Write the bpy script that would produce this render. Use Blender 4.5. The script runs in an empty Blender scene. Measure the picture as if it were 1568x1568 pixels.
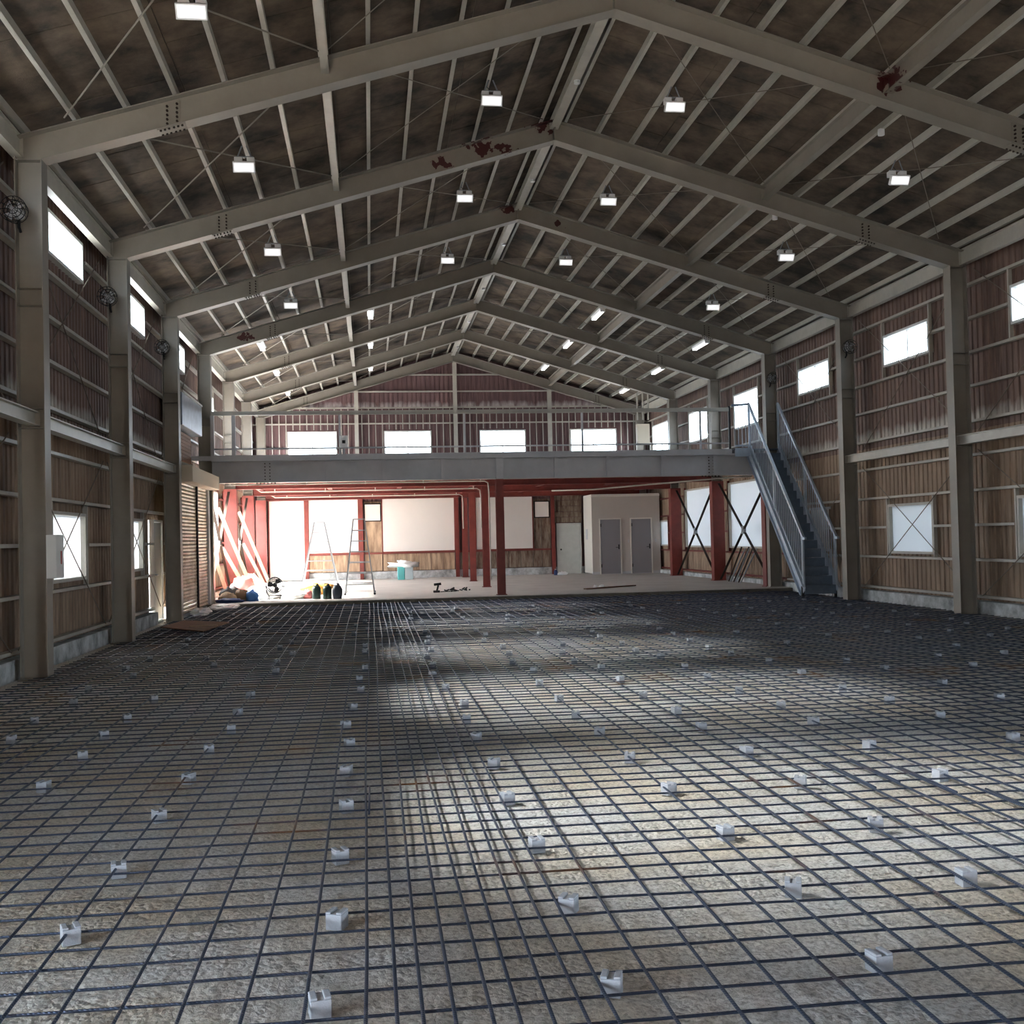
import bpy, math, random
import numpy as np
from mathutils import Vector, Matrix
random.seed(7)
C = bpy.context.scene.collection
S = bpy.context.scene

# ------------------------------------------------------------ camera, sky, sun, exposure
YAW, PITCH, ROLL = 0.12831, 0.02302, -0.023
fw = Vector((math.sin(YAW)*math.cos(PITCH), math.cos(YAW)*math.cos(PITCH), math.sin(PITCH)))
r0 = Vector((math.cos(YAW), -math.sin(YAW), 0)); u0 = r0.cross(fw)
cr, sr = math.cos(ROLL), math.sin(ROLL)
RX = cr*r0 + sr*u0; UX = -sr*r0 + cr*u0
cam_d = bpy.data.cameras.new('camera'); cam = bpy.data.objects.new('camera', cam_d); C.objects.link(cam)
cam_d.sensor_width = 36; cam_d.lens = 36*1687.21/1568; cam_d.clip_start = 0.05; cam_d.clip_end = 300
M = Matrix(((RX.x, UX.x, -fw.x, 0), (RX.y, UX.y, -fw.y, 0), (RX.z, UX.z, -fw.z, 1.6), (0, 0, 0, 1)))
cam.matrix_world = M
S.camera = cam

WORLD_STRENGTH = 7.0
SUN_STRENGTH = 76.0
world = bpy.data.worlds.new('sky'); S.world = world; world.use_nodes = True
bg = world.node_tree.nodes['Background']
bg.inputs[0].default_value = (0.76, 0.89, 1.0, 1); bg.inputs[1].default_value = WORLD_STRENGTH
sun_d = bpy.data.lights.new('sun', 'SUN'); sun = bpy.data.objects.new('sun', sun_d); C.objects.link(sun)
sun_d.energy = SUN_STRENGTH; sun_d.angle = math.radians(21); sun_d.color = (1.0, 0.97, 0.91)
sun.rotation_euler = Vector((6.7, -1.2, -6.1)).to_track_quat('-Z', 'Y').to_euler()
sun.location = (-30, 20, 30)
S.view_settings.view_transform = 'Standard'; S.view_settings.look = 'None'
S.view_settings.gamma = 1; S.view_settings.use_curve_mapping = False
S.view_settings.exposure = 1.26

# ------------------------------------------------------------ dimensions
XL, XR, XC = -3.898, 10.55, 3.326
BAY = 4.7634
def FY(k): return 13.976 + (k-1)*BAY
def zb(x): return 8.493 - 0.2956*abs(x-XC)          # underside of the rafters
WL, WR, WB, WF = XL-0.57, XR+0.57, 42.98, -2.0        # wall planes
SLAB_Y, SLAB_Z = 27.75, 0.12
SL = math.atan(0.2956)

# ------------------------------------------------------------ materials
MATS = {}
def mat(name, col, rough=0.7, metal=0.0, var=0.0, vscale=3.0, col2=None, bump=0.0, bscale=30.0, emit=0, spec=0.5, stretch=None, patches=None, pcol=(0.05, 0.01, 0.01), band=None):
    m = bpy.data.materials.new(name); m.use_nodes = True; nt = m.node_tree; N = nt.nodes; L = nt.links
    b = N['Principled BSDF']; b.inputs['Roughness'].default_value = rough; b.inputs['Metallic'].default_value = metal
    b.inputs['Specular IOR Level'].default_value = spec
    b.inputs['Base Color'].default_value = (*col, 1)
    geo = N.new('ShaderNodeNewGeometry'); src = geo.outputs['Position']
    if stretch:
        mp = N.new('ShaderNodeMapping'); mp.inputs['Scale'].default_value = stretch
        L.new(src, mp.inputs['Vector']); v = mp.outputs[0]
    else: v = src
    out = None
    if var > 0:
        n = N.new('ShaderNodeTexNoise'); n.inputs['Scale'].default_value = vscale; n.inputs['Detail'].default_value = 5
        n.inputs['Roughness'].default_value = 0.65
        L.new(v, n.inputs['Vector'])
        rp = N.new('ShaderNodeValToRGB'); c2 = col2 or tuple(c*(1-var) for c in col)
        rp.color_ramp.elements[0].position = 0.35; rp.color_ramp.elements[1].position = 0.65
        rp.color_ramp.elements[0].color = (*c2, 1); rp.color_ramp.elements[1].color = (*col, 1)
        L.new(n.outputs['Fac'], rp.inputs[0]); out = rp.outputs[0]
        L.new(out, b.inputs['Base Color'])
    def mixin(mask, c):
        nonlocal out
        mx = N.new('ShaderNodeMix'); mx.data_type = 'RGBA'
        L.new(mask, mx.inputs['Factor'])
        if out: L.new(out, mx.inputs['A'])
        else: mx.inputs['A'].default_value = (*col, 1)
        mx.inputs['B'].default_value = (*c, 1); out = mx.outputs['Result']; L.new(out, b.inputs['Base Color'])
    if patches:
        for (p, r) in patches:
            dn = N.new('ShaderNodeVectorMath'); dn.operation = 'SUBTRACT'; L.new(src, dn.inputs[0]); dn.inputs[1].default_value = p
            sc = N.new('ShaderNodeVectorMath'); sc.operation = 'MULTIPLY'; L.new(dn.outputs[0], sc.inputs[0]); sc.inputs[1].default_value = (1/r[0], 1/r[1], 1/r[2])
            ln = N.new('ShaderNodeVectorMath'); ln.operation = 'LENGTH'; L.new(sc.outputs[0], ln.inputs[0])
            nn = N.new('ShaderNodeTexNoise'); nn.inputs['Scale'].default_value = 9; nn.inputs['Detail'].default_value = 4; L.new(src, nn.inputs['Vector'])
            ad = N.new('ShaderNodeMath'); ad.operation = 'MULTIPLY_ADD'; L.new(nn.outputs['Fac'], ad.inputs[0]); ad.inputs[1].default_value = 2.6; L.new(ln.outputs['Value'], ad.inputs[2])
            lt = N.new('ShaderNodeMath'); lt.operation = 'LESS_THAN'; L.new(ad.outputs[0], lt.inputs[0]); lt.inputs[1].default_value = 1.85
            mixin(lt.outputs[0], pcol)
    if band:        # dirt along a height band: (z0, z1, colour)
        sp = N.new('ShaderNodeSeparateXYZ'); L.new(src, sp.inputs[0])
        mr = N.new('ShaderNodeMapRange'); L.new(sp.outputs['Z'], mr.inputs[0]); mr.inputs[1].default_value = band[0]; mr.inputs[2].default_value = band[1]; mr.inputs[3].default_value = 1; mr.inputs[4].default_value = 0
        ge = N.new('ShaderNodeMath'); ge.operation = 'GREATER_THAN'; L.new(sp.outputs['Z'], ge.inputs[0]); ge.inputs[1].default_value = band[0]
        mp2 = N.new('ShaderNodeMapping'); mp2.inputs['Scale'].default_value = (1, 1, 0.35); L.new(src, mp2.inputs[0])
        nn = N.new('ShaderNodeTexNoise'); nn.inputs['Scale'].default_value = 5.5; nn.inputs['Detail'].default_value = 3; L.new(mp2.outputs[0], nn.inputs['Vector'])
        m1 = N.new('ShaderNodeMath'); m1.operation = 'MULTIPLY'; L.new(mr.outputs[0], m1.inputs[0]); L.new(ge.outputs[0], m1.inputs[1])
        m2 = N.new('ShaderNodeMath'); m2.operation = 'MULTIPLY'; L.new(m1.outputs[0], m2.inputs[0]); L.new(nn.outputs['Fac'], m2.inputs[1])
        m3 = N.new('ShaderNodeMapRange'); L.new(m2.outputs[0], m3.inputs[0]); m3.inputs[1].default_value = 0.2; m3.inputs[2].default_value = 0.5
        mixin(m3.outputs[0], band[2])
    if bump > 0:
        bn = N.new('ShaderNodeTexNoise'); bn.inputs['Scale'].default_value = bscale; bn.inputs['Detail'].default_value = 6; L.new(v, bn.inputs['Vector'])
        bu = N.new('ShaderNodeBump'); bu.inputs['Strength'].default_value = bump; bu.inputs['Distance'].default_value = 0.02
        L.new(bn.outputs['Fac'], bu.inputs['Height']); L.new(bu.outputs[0], b.inputs['Normal'])
    if emit:
        b.inputs['Emission Color'].default_value = (*col, 1); b.inputs['Emission Strength'].default_value = emit
    MATS[name] = m; return m

def lin(r, g, b):
    f = lambda c: (c/255)/12.92 if c/255 <= 0.04045 else ((c/255+0.055)/1.055)**2.4
    return (f(r), f(g), f(b))
paint = mat('beige_steel_paint', lin(150, 142, 131), 0.45, var=0.12, vscale=2.5, bump=0.05,
            patches=[((2.15, FY(2), 8.37), (0.62, 0.5, 0.20)), ((3.10, FY(2), 8.78), (0.34, 0.5, 0.20)), ((1.35, FY(2), 8.08), (0.25, 0.5, 0.16)),
                     ((3.05, FY(3), 8.75), (0.25, 0.5, 0.16)), ((4.2, FY(3), 8.45), (0.20, 0.5, 0.14)), ((-3.05, FY(4), 6.83), (0.24, 0.5, 0.15)), ((3.0, FY(1), 8.78), (0.28, 0.5, 0.16)),
                     ((7.1, FY(1), 7.66), (0.30, 0.5, 0.20))], pcol=lin(72, 26, 24))
paint2 = mat('pale_steel_paint', lin(194, 189, 178), 0.4, var=0.15, vscale=3, bump=0.05)
greybeam = mat('grey_steel_paint', lin(200, 199, 202), 0.5, var=0.12, vscale=2)
redpaint = mat('red_oxide_paint', lin(128, 55, 47), 0.55, var=0.25, vscale=4)
boltm = mat('dark_bolt_steel', lin(62, 50, 42), 0.6, 0.5)
roofm = mat('roof_board', lin(116, 100, 84), 0.9, var=0.5, vscale=1.3, col2=lin(46, 40, 35), bump=0.15, bscale=60)
roofbk = mat('roof_backing', lin(120, 112, 100), 0.9)
clad_up = mat('brown_cladding', lin(134, 108, 96), 0.65, var=0.35, vscale=2.2, col2=lin(98, 75, 66), stretch=(3, 3, 0.4), band=(3.56, 3.98, lin(205, 200, 190)))
clad_lo = mat('tan_cladding', lin(166, 142, 120), 0.7, var=0.35, vscale=2.0, col2=lin(128, 105, 86), stretch=(3, 3, 0.4))
clad_rear = mat('maroon_cladding', lin(122, 92, 92), 0.65, var=0.3, vscale=2.2, stretch=(3, 3, 0.4), band=(6.76, 7.15, lin(190, 180, 180)))
woodlo = mat('weathered_lining', lin(196, 168, 140), 0.85, var=0.6, vscale=2.5, col2=lin(136, 110, 90), stretch=(4, 4, 0.5))
woodgrey = mat('grey_weathered_lining', lin(150, 136, 120), 0.85, var=0.6, vscale=3, col2=lin(96, 66, 50), stretch=(4, 4, 0.6))
darkgap = mat('dark_void', lin(40, 34, 32), 0.9)
concrete = mat('kerb_concrete', lin(214, 217, 218), 0.9, var=0.35, vscale=3, col2=lin(140, 142, 142), bump=0.3, bscale=25)
slabm = mat('slab_concrete', lin(205, 200, 194), 0.8, var=0.15, vscale=1.2, bump=0.1)
slabedge = mat('slab_edge_mortar', lin(120, 114, 104), 0.9, var=0.4, vscale=5, bump=0.4)
white = mat('white_board', lin(226, 218, 212), 0.75, var=0.03, vscale=1)
whitep = mat('white_frame_paint', lin(225, 225, 222), 0.45)
lampw = mat('lamp_white', lin(245, 245, 245), 0.4)
tubem = mat('fluorescent_tube', (1, 1, 1), 0.4, emit=1.2)
lensm = mat('lamp_lens', (1, 1, 1), 0.3, emit=0.35)
galv = mat('galvanised_steel', lin(200, 212, 226), 0.42, 0.25, var=0.15, vscale=6)
galvd = mat('dark_stair_steel', lin(118, 132, 150), 0.55, 0.2, var=0.2, vscale=6)
alu = mat('aluminium', lin(150, 155, 160), 0.4, 0.4)
black = mat('black_plastic', lin(28, 28, 30), 0.5)
darkrod = mat('dark_rod', lin(130, 118, 106), 0.6, 0.3)
boothm = mat('booth_panel', lin(196, 186, 178), 0.7, var=0.03)
boothl = mat('booth_side_panel', lin(228, 222, 212), 0.7)
doorg = mat('grey_door', lin(146, 142, 146), 0.5)
doorw = mat('pale_door', lin(196, 198, 194), 0.5, var=0.1, vscale=4)
shutm = mat('cream_shutter', lin(200, 186, 162), 0.5, var=0.5, vscale=2.0, col2=lin(150, 128, 98), stretch=(1, 1, 1.6))
beigeb = mat('beige_housing', lin(205, 192, 172), 0.6)
wood = mat('raw_timber', lin(204, 178, 148), 0.8, var=0.3, vscale=6, stretch=(6, 6, 1))
plym = mat('brown_plywood', lin(128, 92, 70), 0.8, var=0.3, vscale=5)
orangewood = mat('varnished_slats', lin(150, 100, 62), 0.6, var=0.3, vscale=6, stretch=(1, 1, 8))
greyz = mat('zinc_box', lin(165, 172, 184), 0.35, 0.5, var=0.3, vscale=5)
blockm = mat('mortar_block', lin(166, 171, 180), 0.85, var=0.12, vscale=20, bump=0.2, bscale=80)

def glassy(name, tr=0.8, tl=0.12, gl=0.08, col=(1, 1, 1)):
    m = bpy.data.materials.new(name); m.use_nodes = True; N = m.node_tree.nodes; L = m.node_tree.links
    N.remove(N['Principled BSDF']); o = N['Material Output']
    a = N.new('ShaderNodeBsdfTransparent'); b = N.new('ShaderNodeBsdfTranslucent'); g = N.new('ShaderNodeBsdfGlossy')
    b.inputs[0].default_value = (*col, 1); g.inputs['Roughness'].default_value = 0.1
    m1 = N.new('ShaderNodeMixShader'); m1.inputs[0].default_value = tl/(tr+tl); L.new(a.outputs[0], m1.inputs[1]); L.new(b.outputs[0], m1.inputs[2])
    m2 = N.new('ShaderNodeMixShader'); m2.inputs[0].default_value = gl; L.new(m1.outputs[0], m2.inputs[1]); L.new(g.outputs[0], m2.inputs[2])
    L.new(m2.outputs[0], o.inputs[0]); return m
glass = glassy('window_glass', 0.9, 0.05, 0.05)
frosted = glassy('dimmed_frosted_glass', 0.9, 0.06, 0.06, (0.8, 0.85, 0.9))
frosted.node_tree.nodes['Transparent BSDF'].inputs[0].default_value = (0.74, 0.76, 0.78, 1)  # transmission tint added to weaken the sun patches from the high side windows
def backlit(name, col, t):
    m = bpy.data.materials.new(name); m.use_nodes = True; N = m.node_tree.nodes; L = m.node_tree.links
    N.remove(N['Principled BSDF']); o = N['Material Output']
    a = N.new('ShaderNodeBsdfDiffuse'); b = N.new('ShaderNodeBsdfTranslucent')
    a.inputs[0].default_value = (*col, 1); b.inputs[0].default_value = (*col, 1)
    m1 = N.new('ShaderNodeMixShader'); m1.inputs[0].default_value = t; L.new(a.outputs[0], m1.inputs[1]); L.new(b.outputs[0], m1.inputs[2])
    L.new(m1.outputs[0], o.inputs[0]); return m
sheetw = backlit('thin_white_sheet', (0.84, 0.86, 0.88), 0.16)

# gravel ground
def ground_mat():
    m = bpy.data.materials.new('crushed_stone_ground'); m.use_nodes = True; N = m.node_tree.nodes; L = m.node_tree.links
    b = N['Principled BSDF']; b.inputs['Roughness'].default_value = 0.85
    g = N.new('ShaderNodeNewGeometry')
    n1 = N.new('ShaderNodeTexNoise'); n1.inputs['Scale'].default_value = 0.9; n1.inputs['Detail'].default_value = 4; L.new(g.outputs['Position'], n1.inputs['Vector'])
    r1 = N.new('ShaderNodeValToRGB'); r1.color_ramp.elements[0].position = 0.38; r1.color_ramp.elements[1].position = 0.62
    r1.color_ramp.elements[0].color = (*lin(216, 206, 190), 1); r1.color_ramp.elements[1].color = (*lin(220, 220, 219), 1); L.new(n1.outputs['Fac'], r1.inputs[0])
    n2 = N.new('ShaderNodeTexNoise'); n2.inputs['Scale'].default_value = 38; n2.inputs['Detail'].default_value = 5; n2.inputs['Roughness'].default_value = 0.7; L.new(g.outputs['Position'], n2.inputs['Vector'])
    r2 = N.new('ShaderNodeValToRGB'); r2.color_ramp.elements[0].position = 0.38; r2.color_ramp.elements[1].position = 0.54
    r2.color_ramp.elements[0].color = (0.60, 0.59, 0.58, 1); r2.color_ramp.elements[1].color = (1, 1, 1, 1); L.new(n2.outputs['Fac'], r2.inputs[0])
    mx = N.new('ShaderNodeMix'); mx.data_type = 'RGBA'; mx.blend_type = 'MULTIPLY'; mx.inputs['Factor'].default_value = 1
    L.new(r1.outputs[0], mx.inputs['A']); L.new(r2.outputs[0], mx.inputs['B']); L.new(mx.outputs['Result'], b.inputs['Base Color'])
    v = N.new('ShaderNodeTexVoronoi'); v.inputs['Scale'].default_value = 36; L.new(g.outputs['Position'], v.inputs['Vector'])
    n3 = N.new('ShaderNodeTexNoise'); n3.inputs['Scale'].default_value = 2.2; L.new(g.outputs['Position'], n3.inputs['Vector'])
    r3 = N.new('ShaderNodeMapRange'); L.new(n3.outputs['Fac'], r3.inputs[0]); r3.inputs[1].default_value = 0.42; r3.inputs[2].default_value = 0.58; r3.inputs[3].default_value = 0.25; r3.inputs[4].default_value = 1
    mu = N.new('ShaderNodeMath'); mu.operation = 'MULTIPLY'; L.new(v.outputs['Distance'], mu.inputs[0]); L.new(r3.outputs[0], mu.inputs[1])
    sb = N.new('ShaderNodeMath'); sb.operation = 'SUBTRACT'; L.new(n2.outputs['Fac'], sb.inputs[0]); L.new(mu.outputs[0], sb.inputs[1])
    bu = N.new('ShaderNodeBump'); bu.inputs['Strength'].default_value = 0.8; bu.inputs['Distance'].default_value = 0.035; L.new(sb.outputs[0], bu.inputs['Height']); L.new(bu.outputs[0], b.inputs['Normal'])
    return m
groundm = ground_mat()
def rebar_mat():
    m = bpy.data.materials.new('rebar_steel'); m.use_nodes = True; N = m.node_tree.nodes; L = m.node_tree.links
    b = N['Principled BSDF']; b.inputs['Roughness'].default_value = 0.42; b.inputs['Metallic'].default_value = 0.65
    g = N.new('ShaderNodeNewGeometry')
    n1 = N.new('ShaderNodeTexNoise'); n1.inputs['Scale'].default_value = 1.1; n1.inputs['Detail'].default_value = 5; L.new(g.outputs['Position'], n1.inputs['Vector'])
    r1 = N.new('ShaderNodeValToRGB'); r1.color_ramp.elements[0].position = 0.60; r1.color_ramp.elements[1].position = 0.70
    r1.color_ramp.elements[0].color = (*lin(66, 76, 96), 1); r1.color_ramp.elements[1].color = (*lin(120, 84, 52), 1); L.new(n1.outputs['Fac'], r1.inputs[0]); L.new(r1.outputs[0], b.inputs['Base Color'])
    w = N.new('ShaderNodeTexWave'); w.inputs['Scale'].default_value = 38; w.bands_direction = 'DIAGONAL'; L.new(g.outputs['Position'], w.inputs['Vector'])
    bu = N.new('ShaderNodeBump'); bu.inputs['Strength'].default_value = 0.6; bu.inputs['Distance'].default_value = 0.003; L.new(w.outputs['Fac'], bu.inputs['Height']); L.new(bu.outputs[0], b.inputs['Normal'])
    return m
rebarm = rebar_mat()

# ------------------------------------------------------------ builders
def tag(o, label=None, cat=None, group=None, kind=None):
    if label: o['label'] = label
    if cat: o['category'] = cat
    if group: o['group'] = group
    if kind: o['kind'] = kind
    return o
def thing(name, label, cat, loc=(0, 0, 0), group=None):
    o = bpy.data.objects.new(name, None); C.objects.link(o); o.location = loc; o['wl'] = list(loc)
    o.empty_display_size = 0.2
    return tag(o, label, cat, group)
def struct(name, label, cat=None):
    o = bpy.data.objects.new(name, None); C.objects.link(o); o['wl'] = [0, 0, 0]
    return tag(o, label, cat, None, 'structure')
class MB:
    def __init__(s): s.v = []; s.f = []
    def add(s, v, f):
        n = len(s.v); s.v += [tuple(p) for p in v]; s.f += [tuple(i+n for i in q) for q in f]; return s
    def box(s, x0, x1, y0, y1, z0, z1):
        v = [(x, y, z) for x in (x0, x1) for y in (y0, y1) for z in (z0, z1)]
        return s.add(v, [(0, 1, 3, 2), (4, 6, 7, 5), (0, 4, 5, 1), (2, 3, 7, 6), (0, 2, 6, 4), (1, 5, 7, 3)])
    def beam(s, p0, p1, w, h, up=(0, 0, 1)):       # box section w across, h along up
        p0 = Vector(p0); p1 = Vector(p1); d = (p1-p0).normalized(); a = d.cross(Vector(up)).normalized(); b = a.cross(d).normalized()
        v = []
        for p in (p0, p1):
            for i, j in ((-1, -1), (1, -1), (1, 1), (-1, 1)): v.append(p + a*w/2*i + b*h/2*j)
        return s.add(v, [(0, 3, 2, 1), (4, 5, 6, 7), (0, 1, 5, 4), (1, 2, 6, 5), (2, 3, 7, 6), (3, 0, 4, 7)])
    def hbeam(s, p0, p1, w, h, up=(0, 0, 1), t=0.014, web=0.01):
        U = Vector(up); p0 = Vector(p0); p1 = Vector(p1); d = (p1-p0).normalized(); a = d.cross(U).normalized(); b = a.cross(d).normalized()
        s.beam(p0+b*(h/2-t/2), p1+b*(h/2-t/2), w, t, up); s.beam(p0-b*(h/2-t/2), p1-b*(h/2-t/2), w, t, up)
        return s.beam(p0, p1, web, h-2*t, up)
    def tube(s, pts, r, n=8, cap=True):
        pts = [Vector(p) for p in pts]; rings = []
        ref = Vector((0, 0, 1))
        for i, p in enumerate(pts):
            d = (pts[min(i+1, len(pts)-1)]-pts[max(i-1, 0)]).normalized()
            rr = ref if abs(d.dot(ref)) < 0.95 else Vector((1, 0, 0))
            a = d.cross(rr).normalized(); b = a.cross(d)
            q = r[i] if isinstance(r, (list, tuple)) else r
            rings.append([p + a*q*math.cos(2*math.pi*k/n) + b*q*math.sin(2*math.pi*k/n) for k in range(n)])
        v = [p for R_ in rings for p in R_]; f = []
        for i in range(len(pts)-1):
            for k in range(n): f.append((i*n+k, i*n+(k+1) % n, (i+1)*n+(k+1) % n, (i+1)*n+k))
        if cap: f.append(tuple(range(n-1, -1, -1))); f.append(tuple((len(pts)-1)*n+k for k in range(n)))
        return s.add(v, f)
    def lathe(s, prof, c=(0, 0, 0), n=16, axis='z'):
        v = []; f = []
        for (r, z) in prof:
            for k in range(n):
                a = 2*math.pi*k/n; x, y = r*math.cos(a), r*math.sin(a)
                q = (x, y, z) if axis == 'z' else (x, z, y)
                v.append((q[0]+c[0], q[1]+c[1], q[2]+c[2]))
        for i in range(len(prof)-1):
            for k in range(n): f.append((i*n+k, i*n+(k+1) % n, (i+1)*n+(k+1) % n, (i+1)*n+k))
        f.append(tuple(range(n))); f.append(tuple((len(prof)-1)*n+k for k in range(n)))
        return s.add(v, f)
    def prism(s, poly, y0, y1):                      # polygon in xz, extruded along y
        n = len(poly); v = [(x, y0, z) for x, z in poly]+[(x, y1, z) for x, z in poly]
        f = [tuple(range(n)), tuple(range(2*n-1, n-1, -1))]+[(i, (i+1) % n, n+(i+1) % n, n+i) for i in range(n)]
        return s.add(v, f)
    def lump(s, c, r, seed=0, rough=0.25, flat=True, nu=14, nv=9):
        rng = random.Random(seed); ph = [(rng.uniform(1, 4), rng.uniform(1, 4), rng.uniform(0, 6.3)) for _ in range(6)]
        v = []; f = []
        for j in range(nv+1):
            t = math.pi*j/nv
            for i in range(nu):
                a = 2*math.pi*i/nu; d = Vector((math.sin(t)*math.cos(a), math.sin(t)*math.sin(a), math.cos(t)))
                k = 1+rough*sum(math.sin(p[0]*3*d.x+p[2])*math.sin(p[1]*3*d.y+p[2]*2+d.z*3) for p in ph)/3
                z = c[2]+d.z*r[2]*k
                if flat: z = max(z, c[2]-r[2]*0.6)
                v.append((c[0]+d.x*r[0]*k, c[1]+d.y*r[1]*k, z))
        for j in range(nv):
            for i in range(nu): f.append((j*nu+i, (j+1)*nu+i, (j+1)*nu+(i+1) % nu, j*nu+(i+1) % nu))
        return s.add(v, f)
    def build(s, name, m, parent=None, smooth=False, bevel=0, kind=None, label=None, origin=None):
        ps = s.v; w = Vector((0, 0, 0))
        if parent: w = Vector(parent['wl'])
        elif origin: w = Vector(origin)
        me = bpy.data.meshes.new(name); me.from_pydata([(p[0]-w.x, p[1]-w.y, p[2]-w.z) for p in ps], [], s.f)
        me.materials.append(m); me.validate(); me.update()
        if smooth: me.polygons.foreach_set('use_smooth', [True]*len(me.polygons))
        o = bpy.data.objects.new(name, me); C.objects.link(o)
        if parent: o.parent = parent
        else: o.location = w
        o['wl'] = list(w)
        if bevel:
            b = o.modifiers.new('bevel', 'BEVEL'); b.width = bevel; b.segments = 2; b.limit_method = 'ANGLE'
        if kind: o['kind'] = kind
        if label: o['label'] = label
        return o
def dup_tree(root, loc, label=None):
    r = root.copy(); C.objects.link(r); r.location = loc
    if label: r['label'] = label
    def rec(a, b):
        for ch in a.children:
            c = ch.copy(); C.objects.link(c); c.parent = b; rec(ch, c)
    rec(root, r); return r

# ------------------------------------------------------------ ground, slab, outside
floor = struct('floor', 'compacted crushed stone floor under the rebar grid', 'floor')
def ground_patch(x0, x1, y0, y1, st):
    nx = int((x1-x0)/st)+1; ny = int((y1-y0)/st)+1
    X, Yy = np.meshgrid(np.linspace(x0, x1, nx), np.linspace(y0, y1, ny))
    rng = np.random.default_rng(3); Z = np.zeros_like(X)
    for sc, am in ((0.6, 0.004), (0.22, 0.003), (0.09, 0.003)):
        gx = int((x1-x0)/sc)+3; gy = int((y1-y0)/sc)+3; G = rng.random((gy, gx))-0.5
        fx = (X-x0)/sc; fy = (Yy-y0)/sc; ix = fx.astype(int); iy = fy.astype(int); tx = fx-ix; ty = fy-iy
        tx = tx*tx*(3-2*tx); ty = ty*ty*(3-2*ty)
        Z += 2*am*(G[iy, ix]*(1-tx)*(1-ty)+G[iy, ix+1]*tx*(1-ty)+G[iy+1, ix]*(1-tx)*ty+G[iy+1, ix+1]*tx*ty)
    Z += (rng.random(Z.shape)-0.5)*0.011
    Z[0, :] = Z[-1, :] = 0; Z[:, 0] = Z[:, -1] = 0
    v = np.stack([X, Yy, Z], -1).reshape(-1, 3); idx = np.arange(nx*ny).reshape(ny, nx)
    q = np.stack([idx[:-1, :-1], idx[:-1, 1:], idx[1:, 1:], idx[1:, :-1]], -1).reshape(-1, 4)
    me = bpy.data.meshes.new('stone_bed'); me.vertices.add(len(v)); me.vertices.foreach_set('co', v.ravel())
    me.loops.add(q.size); me.loops.foreach_set('vertex_index', q.ravel().astype(np.int32))
    me.polygons.add(len(q)); me.polygons.foreach_set('loop_start', np.arange(0, q.size, 4, dtype=np.int32))
    me.update(calc_edges=True); me.validate(); me.materials.append(groundm)
    me.polygons.foreach_set('use_smooth', [True]*len(me.polygons))
    o = bpy.data.objects.new('stone_bed', me); C.objects.link(o); o.parent = floor
    return o
ground_patch(-4.3, 10.95, 2.6, 9.5, 0.025)
g2 = MB(); g2.add([(-4.5, WF, 0), (11.2, WF, 0), (11.2, 2.6, 0), (-4.5, 2.6, 0)], [(0, 1, 2, 3)])
g2.add([(-4.5, 9.5, 0), (11.2, 9.5, 0), (11.2, SLAB_Y, 0), (-4.5, SLAB_Y, 0)], [(0, 1, 2, 3)])
g2.add([(-4.5, 2.6, 0), (-4.3, 2.6, 0), (-4.3, 9.5, 0), (-4.5, 9.5, 0)], [(0, 1, 2, 3)])
g2.add([(10.95, 2.6, 0), (11.2, 2.6, 0), (11.2, 9.5, 0), (10.95, 9.5, 0)], [(0, 1, 2, 3)])
g2.build('stone_bed', groundm, floor)
MB().box(-4.5, 11.15, SLAB_Y+0.1, WB, -0.2, SLAB_Z).build('concrete_slab', slabm, floor)
MB().box(-4.5, 11.15, SLAB_Y, SLAB_Y+0.098, -0.2, SLAB_Z-0.012).build('slab_edge', slabedge, floor)
yard = MB(); yard.add([(-60, -60, -0.25), (70, -60, -0.25), (70, 100, -0.25), (-60, 100, -0.25)], [(0, 1, 2, 3)])
yo = yard.build('trim_1', mat('yard_asphalt', lin(98, 96, 94), 0.9, var=0.2, vscale=0.5)); tag(yo, 'grey asphalt yard outside the building', 'ground', None, 'structure')  # asphalt tone kept dark so less light bounces in through the openings

# ------------------------------------------------------------ rebar mat
mesh_t = thing('rebar_mat', 'grid of dark steel reinforcing bars tied over the whole stone floor', 'rebar', (XC, 3, 0))
rng = random.Random(5)
ZT, ZLB = 0.040, 0.053
yy = 2.5; n_long = 0
while yy < SLAB_Y-0.1:
    near = yy < 12; ns = 24 if near else 8; ph = rng.uniform(0, 6)
    hit = any(FY(q)-.06 < yy < FY(q)+.31 for q in range(-2, 6)); xa_, xb_ = (XL+.04, XR-.04) if hit else (-4.05, XR+.25)
    pts = [(xa_+(xb_-xa_)*i/ns, yy+rng.uniform(-1, 1)*0.006+0.008*math.sin(i*0.9+ph), ZT+rng.uniform(-.004, .004)) for i in range(ns+1)]
    MB().tube(pts, 0.0056, 6 if near else 4).build('transverse_bar', rebarm, mesh_t, smooth=True)
    yy += 0.2
xx = -3.85; xs = []
while xx < XR-0.03:
    xs.append((xx, 0)); xx += 0.2
for a in (0.05, 0.25, 0.45, 0.65): xs.append((a, 1))
for x, e in xs:
    x = x + rng.uniform(-.008, .008); ph = rng.uniform(0, 6)
    y1 = SLAB_Y-0.05
    pts = [(x+0.01*math.sin(i*0.6+ph)+rng.uniform(-.003, .003), 2.2+(y1-2.2)*i/26, ZLB+rng.uniform(-.003, .003)) for i in range(27)]
    MB().tube(pts, 0.0070, 6).build('long_bar', rebarm, mesh_t, smooth=True)
    if rng.random() < 0.45:                           # lap splices lying beside the bar
        ya = rng.choice([3.2, 6.0, 8.8, 12.5, 16.0, 20.5])+rng.uniform(-.6, .6)
        MB().tube([(x+0.016, ya, ZLB), (x+0.018, ya+0.7, ZLB+.003)], 0.0065, 5).build('lap_bar', rebarm, mesh_t, smooth=True)

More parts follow.
